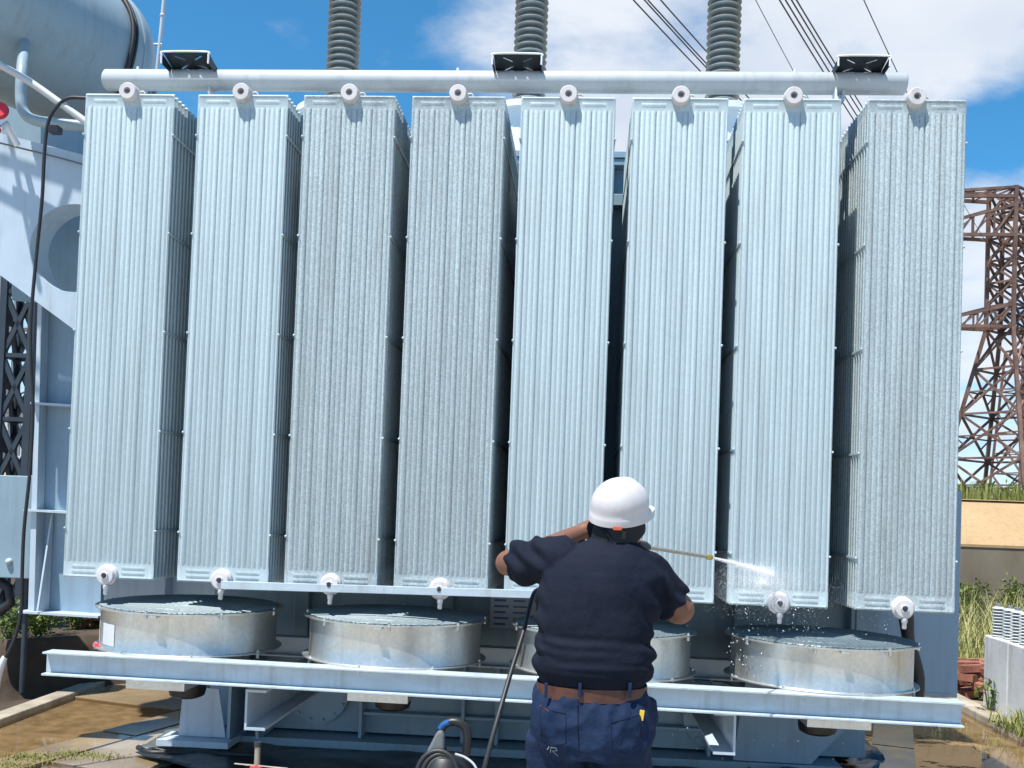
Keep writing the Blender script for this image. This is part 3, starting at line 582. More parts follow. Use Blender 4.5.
# pipe elbow and handrail
tag(MB().tube(spline([at(27,0,1.1), at(25,40,.75), at(22,70,.46), at(21,98,.42), at(24,112,.42), at(34,120,.42), at(60,124,.42), at(110,128,.42)], 6), .034, 16).build('elbow_pipe', 'conservator_paint', smooth=60), 'grey pipe bending under the large oil tank', 'pipe')
hr = MB()
hr.tube(spline([at(-40,45,.22), at(0,65,.22), at(30,82,.22), at(60,103,.22), at(105,136,.22)], 5), .022, 12)
for pa, pb in (((8,128),(32,250)), ((-30,150),(84,186)), ((-30,178),(60,228)), ((84,140),(60,215))):      # added unseen tubes above the view, placed to cast bar shadows on the gusset
    A, B = at(*pa,YG)+sdir*1.75, at(*pb,YG)+sdir*1.75; hr.tube([A+(A-B)*.3, B+(B-A)*.3], .017, 8)
tag(hr.build('handrail_and_shadow_tubes', 'pipe_paint', smooth=60), 'pale sloping tube crossing in front of the support bracket, with added unseen shadow-casting tubes', 'rail')
tag(MB().tube(spline([at(-20,138,.46), at(20,148,.46), at(60,158,.46), at(110,172,.46)], 5), .006, 6).build('thin_conduit', 'grey_plastic'), 'thin grey conduit along the top of the bracket', 'conduit')
rv = thing('red_valve', 'red valve handle at the left picture edge', 'valve', at(0,117,.3)); 
MB().lathe([(0,-.02),(.05,-.02),(.06,0),(.05,.02),(0,.02)], 16, (-.01,0,.04), (.3,-1,.2)).build('wheel', 'red_paint', rv, 40); MB().tube([(0,0,-.08),(.01,.05,-.02),(.03,.15,-.12)], .02, 10).build('stem', 'white_edge', rv, 40); MB().ball((-.02,-.01,-.075), .035, 6).build('knob', 'red_paint', rv, 40)
# long black hose hanging
P = [at(110,101,.2), at(84,98,.2), at(66,99,.2), at(53,112,.2), at(47,128,.2), at(44,160,.2), at(42,200,.2), at(36,260,.2), at(31,320,.2), at(31,370,.2), at(33,410,.2), at(30,470,.2), at(24,530,.2), at(22,580,.2), at(21,612,.2), at(14,640,.2), at(3,662,.2)]
hs = thing('hanging_hose', 'long black hose hanging down past the round hole at left', 'hose', P[-1]); off = hs.location.copy()
MB().tube([p-off for p in spline(P, 6)], .0105, 10).build('hose_line', 'black_rubber', hs, 60); MB().tube([Vector((.01,0,.03)), Vector((-.03,0,-.06)), Vector((-.06,0,-.22))], [.016,.03,.03], 10).build('connector', 'white_edge', hs, 60)
MB().box((-.01,-.03,-.02), (.05,.03,.02)).build('clip', 'black_plastic', hs, loc=at(52,130,.21)-off)
# junction cabinet on a post
jb = thing('junction_cabinet', 'grey blue box on a post at the far left edge', 'cabinet', at(14,577,2.2)); 
p = at(-30,474,2.2)-jb.location; q = at(29,579,2.2)-jb.location
MB().box((p.x,0,q.z), (q.x,.3,p.z)).build('case', 'tank_paint', jb, bevel=.008); MB().tube([(q.x-.1,.15,-.01),(q.x-.1,.15,-.95)], .022, 10).build('post', 'dark_steel', jb, 40)
MB().tube([(q.x-.35,.1,-.02),(q.x-.22,.1,-.10),(q.x-.2,.1,-.22),(q.x-.3,.1,-.3)], .04, 10).build('cable_gland', 'black_rubber', jb, 60); MB().ball((q.x-.17,-.003,.12), .03, 6).build('knob', 'frame_paint', jb, 40)

# ------------------------------------------------------------------ lattice structures
def lattice(name, label, base, wfun, zs, yawr, leg, br, mt, arms=(), group=None):
    t = thing(name, label, 'pylon', base, group)
    def cor(z):
        w = wfun(z)/2; return [Vector((w*sx*math.cos(yawr)-w*sy*math.sin(yawr), w*sx*math.sin(yawr)+w*sy*math.cos(yawr), z)) for sx, sy in ((-1,-1),(1,-1),(1,1),(-1,1))]
    for k in range(4):
        b = MB()
        for i in range(len(zs)-1): b.bar(cor(zs[i])[k], cor(zs[i+1])[k], leg)
        b.build('leg', mt, t)
    for k in range(4):
        b = MB()
        for i in range(len(zs)-1):
            A, B = cor(zs[i]), cor(zs[i+1]); k2 = (k+1) % 4
            b.bar(A[k], B[k2], br); b.bar(A[k2], B[k], br); b.bar(B[k], B[k2], br)
            if wfun(zs[i]) > 2.6:
                m_ = (A[k]+B[k2]+A[k2]+B[k])/4; b.bar((A[k]+B[k])/2, m_, br*.7); b.bar((A[k2]+B[k2])/2, m_, br*.7); b.bar((A[k]+B[k])/2, (A[k]+m_)/2, br*.6)
        b.build('bracing', mt, t)
    for (z0, z1, L_, dr) in arms:
        for s in (-1, 1):
            b = MB(); lo_, hi_ = cor(z0), cor(z1); ex = Vector((math.cos(yawr+dr), math.sin(yawr+dr), 0))*s
            ks = [k for k in range(4) if (lo_[k]*1).dot(ex) > 0 and True]; ks = sorted(range(4), key=lambda k: -lo_[k].dot(ex))[:2]
            tips = [ex*L_+Vector((0,0,z0))+(lo_[k]-ex*lo_[k].dot(ex)-Vector((0,0,z0)))*.25 for k in ks]
            for k, tip in zip(ks, tips):
                b.bar(lo_[k], tip, br*1.5); b.bar(hi_[k], tip+Vector((0,0,.12)), br*1.3)
                n_ = 5
                for i in range(1, n_):
                    pa = lo_[k].lerp(tip, i/n_); pb = hi_[k].lerp(tip+Vector((0,0,.12)), i/n_); pc = hi_[k].lerp(tip, (i-1)/n_); b.bar(pa, pb, br*.8); b.bar(pa, pc, br*.8)
            b.bar(tips[0], tips[1], br); [b.bar(lo_[ks[0]].lerp(tips[0], i/5), lo_[ks[1]].lerp(tips[1], (i+1)/5), br*.8) for i in range(5)]
            b.build('cross_arm', mt, t)
    return t
PYL = 45.0; pb = at(1003, 490, PYL); pb.z = 2.2
def zpix(y, Y=PYL, x=1003): return at(x, y, Y).z-2.2
zk = [0, zpix(470), zpix(440), zpix(400), zpix(366), zpix(330)]
def pw(z):
    zt = zpix(330); return 1.35+(max(0, zt-z)/zt)**1.0*3.3
zs = [0, zpix(460), zpix(415), zpix(370), zpix(330), zpix(307), zpix(284), zpix(262), zpix(240), zpix(216), zpix(192)]
lattice('steel_pylon', 'rusty lattice steel pylon at the right edge', pb, pw, zs, R(40), .17, .10, 'rust_steel', arms=[(zpix(330), zpix(308), 4.2, R(-34)), (zpix(240), zpix(210), 5.0, R(-34)), (zpix(202), zpix(193), 5.0, R(-34))])
p2 = at(1022, 440, 95); p2.z = 2.6
lattice('steel_pylon', 'distant rusty lattice pylon partly behind the nearer one', p2, lambda z: 4.2-z*.12, [0,4,8,12,16], R(20), .2, .12, 'rust_steel')
# dark lattice column at left
lp = at(14, 560, 3.6); lp.z = -.05
lattice('lattice_column', 'dark blue lattice steel column behind the left bracket', lp, lambda z: .27, [0,.6,1.2,1.8,2.4,3.0,3.6,4.2,4.8], R(4), .065, .04, 'dark_steel')
# far gantry with hanging strings
gp = at(20, 470, 38); gp.z = 2.3
gt = thing('far_gantry', 'distant grey switchyard gantry seen through the lattice column', 'gantry', gp)
for x in (-6, -1.2, 3.4): MB().bar((x,0,0), (x,0,9.2), .25).build('post', 'far_steel', gt)
for z in (8.9, 6.6):
    b = MB(); b.bar((-7,0,z), (4,0,z), .16); b.bar((-7,0,z-.6), (4,0,z-.6), .16)
    for i in range(18): b.bar((-7+i*.6,0,z), (-7+i*.6+.3,0,z-.6), .08); b.bar((-7+i*.6+.3,0,z-.6), (-7+i*.6+.6,0,z), .08)
    b.build('cross_beam', 'rust_steel', gt)
for x in (-2.6,-1.9,-.5,.3,1.1,2.2):
    b = MB(); [b.lathe([(.05,.1*i),(.16,.1*i+.03),(.05,.1*i+.1)], 8, (x,0,2.2+1.2*(abs(x) > 1.5))) for i in range(14)]; b.build('insulator_string', 'porcelain', gt); MB().tube(spline([(x,0,8.2), (x+.4,0,6.0), (x+1.3,0,4.4), (x+.2,0,3.6)], 5), .045, 5).build('jumper', 'wire', gt)
sh = thing('far_building', 'distant pale grey switchgear kiosk low at the left edge', 'building', at(8,470,30)); sh.location.z = 2.2
MB().box((-1.6,0,0), (.6,1.5,2.3)).build('wall', 'pale_concrete', sh); MB().box((-1.7,-.1,2.31), (.7,1.6,2.42)).build('roof', 'far_steel', sh)
for r_ in range(4):
    for c_ in range(3): MB().box((-1.5+c_*.7,-.03,.3+r_*.5), (-1.0+c_*.7,-.002,.65+r_*.5)).build('vent', 'far_steel', sh)
# overhead lines: from near the camera side back and down towards the pylon line
def wireline(p0, p1, rad, lab):
    d = (p1-p0); pts = [p0+d*(t/14)+Vector((0,0,-.6*4*(t/14)*(1-t/14)*(d.length/60))) for t in range(15)]
    tag(MB().tube(pts, rad, 6).build('power_line', 'wire', smooth=60), lab, 'wire', 'overhead power lines')
for i, (x0, y0, x1, y1) in enumerate([(634,0,735,108),(646,0,740,100),(649.5,0,744,100),(661,0,752,103)]):
    wireline(at(x0-(x1-x0)*.4, y0-(y1-y0)*.4, 14), at(880+5*i, 241, 45), .017, ['lowest','second lowest','third','topmost'][i]+' dark cable of the bundle crossing left of the third bushing')
for i, (x0, y0, x1, y1) in enumerate([(782,0,856,113),(788,0,860,110),(794,0,864,107),(799,0,867,104)]):
    wireline(at(x0-(x1-x0)*.4, y0-(y1-y0)*.4, 14), at(x1+(x1-x0)*1.15, y1+(y1-y0)*1.15, 45), .019, ['lowest','second lowest','third','topmost'][i]+' dark cable of the bundle running to the right pipe bracket')
wireline(at(851,-28,16), at(985,240,45), .013, 'single thin cable right of the cable bundle'); wireline(at(741,-28,16), at(894,240,45), .010, 'faint single thin cable right of the third bushing')

# ------------------------------------------------------------------ things on the ground
def sheetmesh(pix, name, mt, lab, amp=.03, z=.02):
    P = [atz(x, y) for x, y in pix]; c = sum(P, Vector())/len(P); t = bmesh.new(); vs = [t.verts.new(p) for p in P]; t.faces.new(vs); bmesh.ops.triangulate(t, faces=t.faces[:])
    for _ in range(5): bmesh.ops.subdivide_edges(t, edges=[e for e in t.edges if e.calc_length() > .09], cuts=1, use_grid_fill=False); bmesh.ops.triangulate(t, faces=t.faces[:])
    for v_ in t.verts: v_.co.z = z+amp*abs(noise.noise(v_.co*4))*2+amp*.6*abs(noise.noise(v_.co*11))
    bmesh.ops.recalc_face_normals(t, faces=t.faces); me = bpy.data.meshes.new(name); t.to_mesh(me); t.free(); me.materials.append(M[mt]); [setattr(p_, 'use_smooth', True) for p_ in me.polygons]
    o = link(name, me); s_ = o.modifiers.new('thickness', 'SOLIDIFY'); s_.thickness = .003; return tag(o, lab, 'sheet')
sheetmesh([(140,752),(165,736),(205,729),(250,735),(280,742),(300,752),(240,757),(180,757)], 'plastic_sheet', 'tarp_grey', 'crumpled grey plastic sheet lying by the left tank foot', .02)
sheetmesh([(135,757),(180,748),(230,750),(300,745),(420,748),(560,752),(700,758),(760,764),(760,800),(400,790),(200,775)], 'plastic_sheet', 'tarp', 'dark wet plastic sheet spread along the tank base', .012)
sheetmesh([(735,770),(760,756),(800,748),(850,742),(868,752),(885,766),(870,785),(780,790)], 'plastic_sheet', 'tarp', 'black crumpled plastic sheet under the right end of the tank', .05)
P = [atz(138,752), atz(150,757), atz(175,757), atz(210,758), atz(260,760)]
tag(MB().tube([p+Vector((0,0,.03)) for p in spline(P, 6)], .018, 8).build('floor_hose', 'black_rubber', smooth=60), 'short black hose lying on the wet floor at left', 'hose')
# red bottle jack
jk = thing('bottle_jack', 'small red jack with a grey stem on the floor by the beam', 'jack', (at(258,742,-.4).x,-.4,0)); zt = at(258,742,-.4).z
MB().lathe([(0,0),(.075,0),(.075,.02),(.05,.03),(.05,.26),(.035,.30),(0,.30)], 20).build('body', 'red_paint', jk, 40); MB().tube([(0,0,.29),(0,0,zt-.02)], .016, 12).build('stem', 'lance_steel', jk, 40); MB().tube([(0,0,zt-.025),(0,0,zt)], .02, 12).build('cap', 'bracket_steel', jk, 40)
MB().tube([(-.05,0,.3),(-.12,0,.305),(.17,-.02,.30)], .004, 6).build('handle', 'lance_steel', jk)
# pressure washer
wz = at(445,720,-.6).z; pw_ = thing('pressure_washer', 'black pressure washer with blue handle beside the worker', 'pressure washer', (at(446,760,-.6).x,-.6,0)); 
bd = MB(); bd.lathe([(0,.08),(.14,.08),(.15,.12),(.15,.34),(.12,.42),(.09,.46),(0,.47)], 24); bd.build('housing', 'black_plastic', pw_, 45)
def hp(px, py, Y=-.6): return at(px, py, Y)-pw_.location
MB().tube(spline([hp(452,775), hp(440,742), hp(442,728), hp(449,722.5), hp(458,722.5), hp(466,729), hp(467,745), hp(462,775)], 6), .021, 12).build('handle', 'black_plastic', pw_, 60)
MB().tube(spline([hp(440,729,-.625), hp(443,725,-.625), hp(449,722,-.625)], 5), .014, 10).build('handle_grip', 'blue_plastic', pw_, 60)
MB().prism([hp(428,775,-.66), hp(425,755,-.66), hp(436,733,-.66), hp(441,730,-.66), hp(444,735,-.66), hp(444,775,-.66)], (0,.05,0)).build('side_panel', 'grey_plastic', pw_, bevel=.012)
for s in (-1, 1): MB().lathe([(0,-.03),(.07,-.03),(.085,-.02),(.085,.02),(.07,.03),(0,.03)], 24, (s*.16,.05,.085), (1,0,0)).build('wheel', 'black_rubber', pw_, 40)
for rr, dx in ((.10,0),(.085,.012),(.07,.02)):
    c = hp(437,775,-.70)+Vector((dx,0,0)); MB().tube([c+Vector((rr*math.cos(R(a)), .03*math.sin(R(a)), rr*1.1*math.sin(R(a)))) for a in range(0,365,15)], .012, 8).build('hose_loop', 'black_rubber', pw_, 60)
MB().tube(spline([hp(455,754,-.70), hp(466,758,-.70), hp(476,768,-.72), hp(480,790,-.72)], 6), .006, 8).build('cord', 'white_thread', pw_, 60)

# ------------------------------------------------------------------ the worker
BY = -1.83
def J(px, py, dy=0): return at(px, py, BY+dy)
per = thing('person', 'worker in dark shirt, jeans and white hard hat seen from behind spraying', 'person', (J(592,700).x,BY,0)); PO = per.location.copy()
def rem(name, mb, mt, vox, smooth_it=6, disp=None, sub=0):
    me = mb.mesh('tmp', None); o = bpy.data.objects.new('tmp', me); col.objects.link(o)
    m_ = o.modifiers.new('r', 'REMESH'); m_.mode = 'VOXEL'; m_.voxel_size = vox
    if smooth_it: s_ = o.modifiers.new('s', 'SMOOTH'); s_.factor = .5; s_.iterations = smooth_it
    dg = bpy.context.evaluated_depsgraph_get(); nm = bpy.data.meshes.new_from_object(o.evaluated_get(dg)); bpy.data.objects.remove(o)
    if disp:
        nm.calc_loop_triangles() if False else None
        N_ = [v_.normal.copy() for v_ in nm.vertices]
        for v_, n_ in zip(nm.vertices, N_): v_.co += disp(v_.co, n_)
    nm.materials.clear(); nm.materials.append(M[mt]); [setattr(p_, 'use_smooth', True) for p_ in nm.polygons]
    nm.name = name; return link(name, nm, per, loc=-PO if False else None)
def ring_loft(mb, rings, n=36, ex=2.4):        # rings: (centre, half x, half y, roll)
    v = []; f = []
    for (c, a, b_, tl) in rings:
        for j in range(n):
            t_ = 2*math.pi*j/n; ct, st = math.cos(t_), math.sin(t_); x = a*math.copysign(abs(ct)**(2/ex), ct); y = b_*math.copysign(abs(st)**(2/ex), st)
            v.append(Vector((c[0]+x*math.cos(tl), c[1]+y, c[2]+x*math.sin(tl))))
    for i in range(len(rings)-1):
        for j in range(n): f.append((i*n+j, i*n+(j+1)%n, (i+1)*n+(j+1)%n, (i+1)*n+j))
    f.append(tuple(range(n))); f.append(tuple((len(rings)-1)*n+j for j in range(n))); mb.add(v, f)
def rg(y, xl, xr, hy, dy=0, tilt=0):
    a, b_ = J(xl, y), J(xr, y); c = (a+b_)/2-PO; return ((c.x, dy, c.z), (b_.x-a.x)/2, hy, tilt)
def L3(px, py, dy): return J(px, py, dy)-PO
# joints
shL, elL, haL = L3(556,561,.02), L3(508,563,.16), L3(579,533,.34)
shR, elR, haR = L3(650,577,.03), L3(679,609,.09), L3(640,561,.36)
hd = L3(619,512,.03)
# body: one continuous mesh (head, neck, trunk, arms, hands, legs)
b = MB()
ring_loft(b, [rg(690,545,642,.13), rg(660,545,645,.15), rg(620,546,648,.15), rg(600,552,650,.13), rg(582,562,645,.10,.01), rg(570,575,638,.07,.02)], 28)
b.tube([L3(608,560,.03), L3(616,535,.035)], .055, 20); b.ball(hd, .1, 14, (.80,1.0,1.15))
b.tube([hd+Vector((.055,.055,-.005)), hd+Vector((.085,.085,-.025))], [.016,.020], 8)          # nose, the face looks right and away
b.tube([hd+Vector((.035,.05,-.085)), hd+Vector((.060,.065,-.095))], [.03,.022], 8)             # chin
def limb(p, q, e, r): b.tube(spline([p, (p+q)/2, q], 4), [r[0]+(r[1]-r[0])*i/8 for i in range(9)], 14); b.ball(q, r[1]*1.02, 8); b.tube(spline([q, (q+e)/2, e], 4), [r[1]+(r[2]-r[1])*i/8 for i in range(9)], 14)
limb(shL, elL, haL, (.062,.050,.034)); limb(shR, elR, haR, (.066,.058,.036))
def hand(h, d, grip, s):                                           # palm and five bent fingers closing round the lance axis
    d = d.normalized(); g = grip.normalized(); n_ = d.cross(g).normalized()*s
    b.tube([h-d*.02, h+d*.03, h+d*.085], [.032,.038,.036], 10)
    for k in range(4):
        r_ = h+d*.075+g*(-.03+.021*k); l = (.036,.042,.040,.032)[k]; p1 = r_+d*l*.55+n_*.012; p2 = p1+n_*l*.9-d*.004; p3 = p2-d*l*.7+n_*.002
        b.tube(spline([r_, p1, p2, p3], 3), [.0098]*5+[.0085]*5, 8)
    r_ = h+d*.015-g*.03; b.tube(spline([r_, r_-g*.025+d*.02+n_*.015, r_-g*.02+d*.05+n_*.04, r_+d*.065+n_*.045], 3), [.0125]*5+[.010]*5, 8)
LA = (L3(712,557,.75)-L3(640,545,.38)).normalized()
hand(haL, haL-elL, -LA, 1); hand(haR, haR-elR, LA, -1)
for (hx, kx, fx) in ((563,560,556), (618,622,626)):
    hp_, kn, an = L3(hx,700,0), L3(kx,850,0), L3(fx,950,0); kn.z = .50; an.z = .09; kn.y = .03; an.y = -.01
    b.tube(spline([hp_, kn, an], 6), [.085-.048*i/12 for i in range(13)], 14); b.tube([an+Vector((0,0,-.03)), an+Vector((0,.16,-.05))], [.04,.032], 10)
rem('body', b, 'skin', .0075, 4)
# shirt
def wr_shirt(c, n_):
    y = c.z; k = 0
    low = max(0, min(1, (1.32-y)/.14)); w1 = noise.noise(Vector((c.x*2.2, c.y*2.2+5, y*23)))+.6*noise.noise(Vector((c.x*4+3, c.y*4, y*46)))
    hem = max(0, 1-abs(y-1.20)/.07); k += .0085*w1*low + .003*math.sin(y*130+c.x*7+2*noise.noise(c*5))*hem
    up = 1-low; k += up*(.009*noise.noise(Vector((c.x*5+y*4, c.y*3, y*6-c.x*6)))+.011*(.35-abs(noise.noise(Vector((c.x*6-y*5, c.y*4, y*6+c.x*7))))))
    arm = max(0, min(1, (abs(c.x+.005)-.16)/.06)); k += arm*.008*math.sin((c.x*60+y*70)+4*noise.noise(c*7))
    return n_*k
b = MB()
ring_loft(b, [rg(684,539,644,.158,.0), rg(676,536.5,649,.170,-.005), rg(662,534,655,.178,-.01), rg(648,535,654,.175,-.01), rg(636,538,650.5,.170,-.008), rg(620,536,655,.170,-.005), rg(604,535,660,.168,0), rg(588,538,662,.162,.0), rg(574,542,663,.150,.005), rg(562,548,660,.132,.012), rg(553,562,650,.112,.02), rg(545,580,640,.088,.028), rg(537,592,632,.070,.034)], 40, 2.3)
sleeveL = [shL+Vector((.03,0,.0)), shL, shL.lerp(elL,.5), shL.lerp(elL,.80)]; b.tube(spline(sleeveL, 5), [.096-.012*i/15 for i in range(16)], 22)
sleeveR = [shR+Vector((-.03,0,.02)), shR, shR.lerp(elR,.5), shR.lerp(elR,.80)]; b.tube(spline(sleeveR, 5), [.080-.004*i/15 for i in range(16)], 22)
b.ball(shL+Vector((.02,0,.0)), .088, 10); b.ball(shR+Vector((-.015,0,.005)), .086, 10)
b.tube(spline([L3(600,541,.02), L3(609,535,.035), L3(613,530,.04)], 4), [.090,.088,.086,.084,.083,.082,.081,.080,.080], 22)
shirt = rem('shirt', b, 'shirt_cloth', .0070, 6, wr_shirt)
# snood below the hat
b = MB(); b.tube(spline([L3(611,552,.025), L3(614,540,.03), L3(617,527,.03), L3(619,516,.03)], 5), [.074+.026*(i/15)**.8 for i in range(16)], 24); b.ball(hd+Vector((.018,.02,-.055)), .088, 10, (1,1,.8))
rem('neck_cover', b, 'snood_cloth', .008, 4, lambda c, n_: n_*(.004*noise.noise(Vector((c.x*10,c.y*10,c.z*30)))))
# hard hat: shell, ridge, rim and peak
hh = bpy.data.objects.new('hard_hat', None); hhc = L3(619.5,512,.03)
fd = Vector((math.cos(R(42)), math.sin(R(42)), .20)).normalized(); upv = Vector((-.05,-.40,1)).normalized(); sd = fd.cross(upv).normalized(); upv = sd.cross(fd).normalized()
def HP(a, s, u_): return hhc+fd*a+sd*s+upv*u_
v = []; nu, nv = 48, 14; rows_ = [(.0025,-.023),(.0055,-.022),(.0045,-.002),(.0030,.005),(.0008,.010),(.0,.022)]; HS = .93
for (ex, dz) in rows_:
    for j in range(nu):
        p_ = 2*math.pi*j/nu; pk = max(0, math.cos(p_))**3 if ex > .002 else 0
        v.append(HP(HS*(.1255+ex+.056*pk)*math.cos(p_), HS*(.1085+ex)*math.sin(p_), dz-.010*pk-.006*max(0,-math.cos(p_))))
for i in range(nv+1):
    t_ = math.pi/2*i/nv
    for j in range(nu):
        p_ = 2*math.pi*j/nu; rr = math.cos(t_) if i < nv else 0; ridge = .004*max(0, 1-abs(math.sin(p_)*rr*.108)/.016)
        v.append(HP(HS*.1255*rr*math.cos(p_), HS*.1085*rr*math.sin(p_), .030+.102*math.sin(t_)+ridge*math.sin(t_)))
hat = MB().add(v, [(i*nu+j, i*nu+(j+1)%nu, (i+1)*nu+(j+1)%nu, (i+1)*nu+j) for i in range(len(rows_)+nv) for j in range(nu)]).build('hard_hat', 'hat_plastic', per, 42)
s_ = hat.modifiers.new('t', 'SOLIDIFY'); s_.thickness = .003
bpy.data.objects.remove(hh)
p_ = HP(-.085,.078,-.026); tq = (fd*.75+sd*.66); MB().bar(p_-tq*.016, p_+tq*.016, .006, .014).build('ratchet_strap', 'orange_paint', hat, bevel=.002)
for s in (-1, 1):
    p_ = HP(-.06,s*.088,-.036); MB().bar(p_, p_-upv*.03, .014, .006).build('harness_clip', 'black_plastic', hat)
# trousers, belt, boots
def wr_tr(c, n_): return n_*(.016*(.3-abs(noise.noise(Vector((c.x*6+c.z*6, c.y*4, c.z*4-c.x*5)))))+.014*(.3-abs(noise.noise(Vector((c.x*9-c.z*8, c.y*6, c.z*7+c.x*9)))))+.006*noise.noise(Vector((c.x*30, c.y*14, c.z*18+c.x*20))))
b = MB()
ring_loft(b, [rg(682,539,645,.150), rg(694,535,648,.156,-.005), rg(708,531,652,.165,-.012), rg(724,531,654,.172,-.018), rg(740,532,653,.172,-.015), rg(752,533,651,.160,-.01)], 40, 2.3)
for (hx, kx, s) in ((560,560,-1), (620,622,1)):
    a = L3(hx,735,-.01); kn = L3(kx,800,0); kn = Vector((kn.x, .02, .50)); an = Vector((kn.x+.01*s, -.01, .07)); b.tube(spline([a, a.lerp(kn,.5), kn, an], 6), [.125-.045*i/18 for i in range(19)], 24)
b.ball(L3(565,722,-.075), .105, 10); b.ball(L3(620,722,-.075), .105, 10); b.ball(L3(648,716,.02), .055, 8, (.8,1,1.3))
trs = rem('trousers', b, 'trouser_cloth', .0072, 5, wr_tr)
from mathutils.bvhtree import BVHTree
bv = BVHTree.FromPolygons([v_.co for v_ in trs.data.vertices], [tuple(p_.vertices) for p_ in trs.data.polygons])
def snap(px, py, off_=.001):
    q_ = L3(px, py, -.17); h_ = bv.ray_cast(Vector((q_.x, -.6, q_.z)), Vector((0,1,0)))[0]; return (h_ if h_ else q_)-Vector((0,off_,0))
def seam(name, pts, r_, mt): MB().tube([snap(*p_) for k_ in range(len(pts)-1) for p_ in [(pts[k_][0]+(pts[k_+1][0]-pts[k_][0])*t_/5, pts[k_][1]+(pts[k_+1][1]-pts[k_][1])*t_/5) for t_ in range(6 if k_ == len(pts)-2 else 5)]], r_, 5).build(name, mt, trs, 60)
seam('back_seam', [(578,699),(578,725),(579,752)], .0018, 'shirt_cloth')
seam('pocket', [(611,722),(641,716),(642,748),(627,754),(612,749),(611,722)], .0014, 'shirt_cloth'); seam('pocket', [(540,709),(566,714),(566,742),(553,747),(541,741),(540,709)], .0014, 'shirt_cloth')
seam('pocket_mark', [(539,709),(549,712)], .0024, 'belt_leather')
MB().box((-.008,-.003,-.018), (.008,.003,.018)).build('yellow_tag', 'yellow_cloth', trs, loc=snap(642,717,.002)).rotation_euler.y = .12
seam('white_mark', [(550,755),(551,748),(556,748),(557,751),(552,752),(558,757)], .0010, 'white_thread'); seam('white_mark', [(549,748),(547,752)], .0012, 'white_thread')
v = []; n = 48
for (y, ex) in ((682,.0),(682,.003),(695,.004),(695,.0)):
    a, b2 = J(537.5,y), J(646.5,y); c = (a+b2)/2-PO; hx = (b2.x-a.x)/2+ex; hy = .158+ex
    for j in range(n):
        t_ = 2*math.pi*j/n; ct, st = math.cos(t_), math.sin(t_); v.append((c.x+hx*math.copysign(abs(ct)**(2/2.3), ct), hy*math.copysign(abs(st)**(2/2.3), st)-.003, c.z))
belt = MB().add(v, [(i*n+j, i*n+(j+1)%n, (i+1)*n+(j+1)%n, (i+1)*n+j) for i in range(3) for j in range(n)]).build('belt', 'belt_leather', per, 50)
for px, dy in ((546,-.143), (580,-.171), (630,-.155)):
    p_ = L3(px,689,dy); MB().box((-.006,-.006,-.030), (.006,.004,.022)).build('belt_loop', 'trouser_cloth', belt, loc=p_, bevel=.002)
for s in (-1, 1):
    x = (L3(560,800,0).x-.01) if s < 0 else (L3(622,800,0).x+.01); b = MB(); b.tube(spline([(x,-.02,.16), (x,-.02,.08), (x,.0,.05), (x,.10,.045), (x,.18,.04)], 4), [.058,.056,.055,.054,.053,.052,.051,.05,.05,.05,.05,.049,.048,.047,.045,.04,.03], 14); b.box((x-.05,-.08,.0), (x+.05,.21,.03)); rem('boot', b, 'black_rubber', .012, 3)

# ------------------------------------------------------------------ lance, hose and water
a, tip = J(583,534,.38), at(712,557.5,-.95)
g0 = J(640,546,.42); dl = (tip-g0).normalized()
ln = thing('spray_lance', 'long thin spray lance with brass nozzle held at shoulder height', 'spray lance', g0)
MB().tube([dl*0, (tip-g0)-dl*.03], .0085, 10).build('tube', 'lance_steel', ln, 60); MB().tube([(tip-g0)-dl*.05, (tip-g0)-dl*.035, (tip-g0)-dl*.01, (tip-g0)], [.010,.0135,.0135,.008], 10).build('nozzle', 'brass', ln, 40)
MB().tube([-dl*.02, dl*.03, dl*.06], [.022,.024,.016], 12).build('grip_collar', 'black_plastic', ln, 60); MB().tube([dl*0, (haL+PO-g0)], [.020,.018], 12).build('gun_body', 'black_plastic', ln, 60)
MB().tube([(haL+PO-g0), (haL+PO-g0)+Vector((.03,0,-.12))], [.018,.02], 12).build('trigger_handle', 'black_plastic', ln, 60)
P = [haL+PO+Vector((.03,0,-.12)), J(560,575,.34), J(541,588,.30), J(533,596,.25), J(524,630,.15), J(511,672,.05), J(500,710,-.05), J(489,750,-.12), J(480,790,-.15)]
P += [Vector((P[-1].x-.06, P[-1].y, .25)), Vector((P[-1].x-.12, P[-1].y+.2, .03)), Vector((P[-1].x-.1, -.9, .02)), Vector((at(446,760,-.6).x+.05, -.72, .12))]
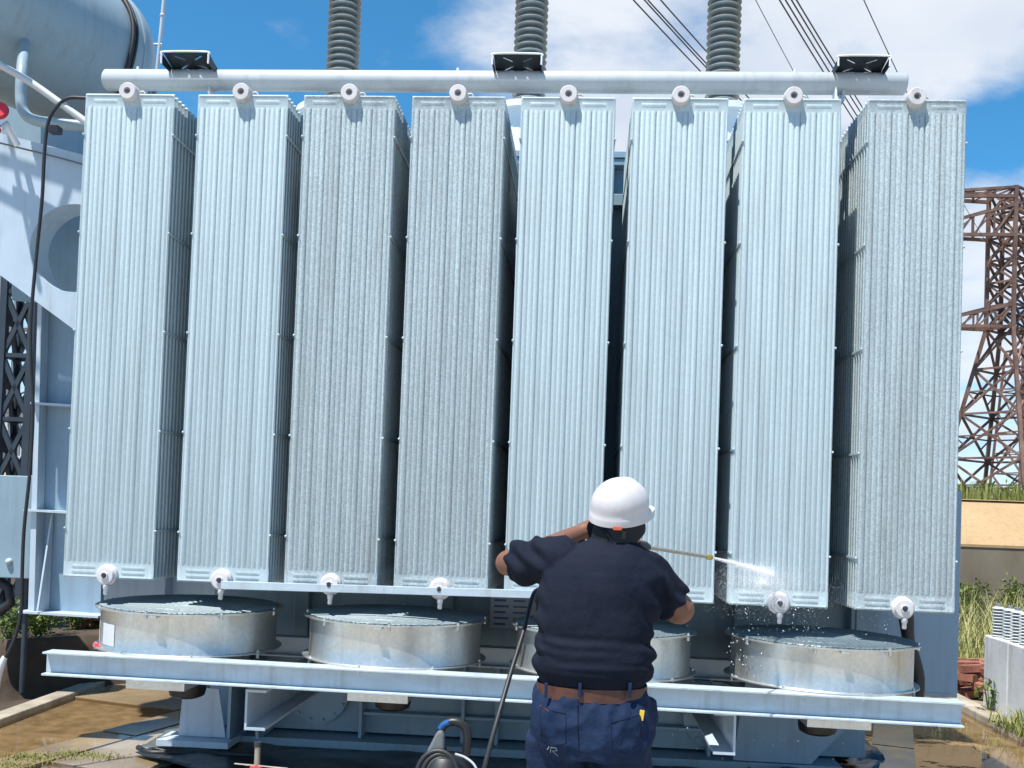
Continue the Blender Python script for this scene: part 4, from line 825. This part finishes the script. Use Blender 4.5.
tag(MB().tube(spline(P, 8), .0095, 10).build('pressure_hose', 'black_rubber', smooth=60), 'thin black pressure hose running from the lance down past the worker', 'hose')
rs = np.random.RandomState(3)
oct_v = [(1,0,0),(-1,0,0),(0,1,0),(0,-1,0),(0,0,1),(0,0,-1)]; oct_f = [(0,2,4),(2,1,4),(1,3,4),(3,0,4),(2,0,5),(1,2,5),(3,1,5),(0,3,5)]
def drops(pts, rad, name, mt, lab):
    b = MB()
    for p_, r_ in zip(pts, rad): b.add([(p_[0]+x*r_, p_[1]+y*r_, p_[2]+z*r_) for x, y, z in oct_v], oct_f)
    me = b.mesh(name, mt, 180, fix=False); return stuff(tag(link(name, me), lab, 'water'))
end = at(772,574,-.04); dj = end-tip; ux = dj.cross(Vector((0,0,1))).normalized(); uz = ux.cross(dj.normalized())
pts = []; rad = []
for _ in range(15000):
    t_ = rs.rand()**1.05*1.05; w_ = .003+.042*t_**1.2; r_ = abs(rs.normal())*.55; a_ = rs.rand()*6.283
    pts.append(tip+dj*t_+ux*(w_*r_*math.cos(a_)*.6)+uz*(w_*r_*math.sin(a_))); rad.append(rs.uniform(.0005,.0013))
for _ in range(16000):                                              # splash on the panel
    a_ = rs.rand()*6.283; r_ = abs(rs.normal())*.15; pts.append(end+Vector((r_*math.cos(a_)*1.2-.05, -abs(rs.normal())*.07, r_*math.sin(a_)*.55-.045))); rad.append(rs.uniform(.0004,.0011))
drops(pts, rad, 'water_jet', 'mist', 'white water jet and splash hitting the seventh radiator')
pts = []; rad = []
for x0, x1, n in ((.84,1.36,240), (1.5,1.75,60), (1.0,1.2,60), (1.25,1.33,60)):
    for _ in range(n):
        z = Z0-rs.rand()**1.3*.55; pts.append((rs.uniform(x0, x1), rs.uniform(-.05,.2), z)); rad.append(rs.uniform(.002,.0052))
for _ in range(60): pts.append((rs.uniform(.5,1.6), rs.uniform(-.3,.4), rs.uniform(.1,.65))); rad.append(rs.uniform(.0015,.004))
drops(pts, rad, 'falling_drops', 'droplet', 'scattered water drops falling from the right radiators')
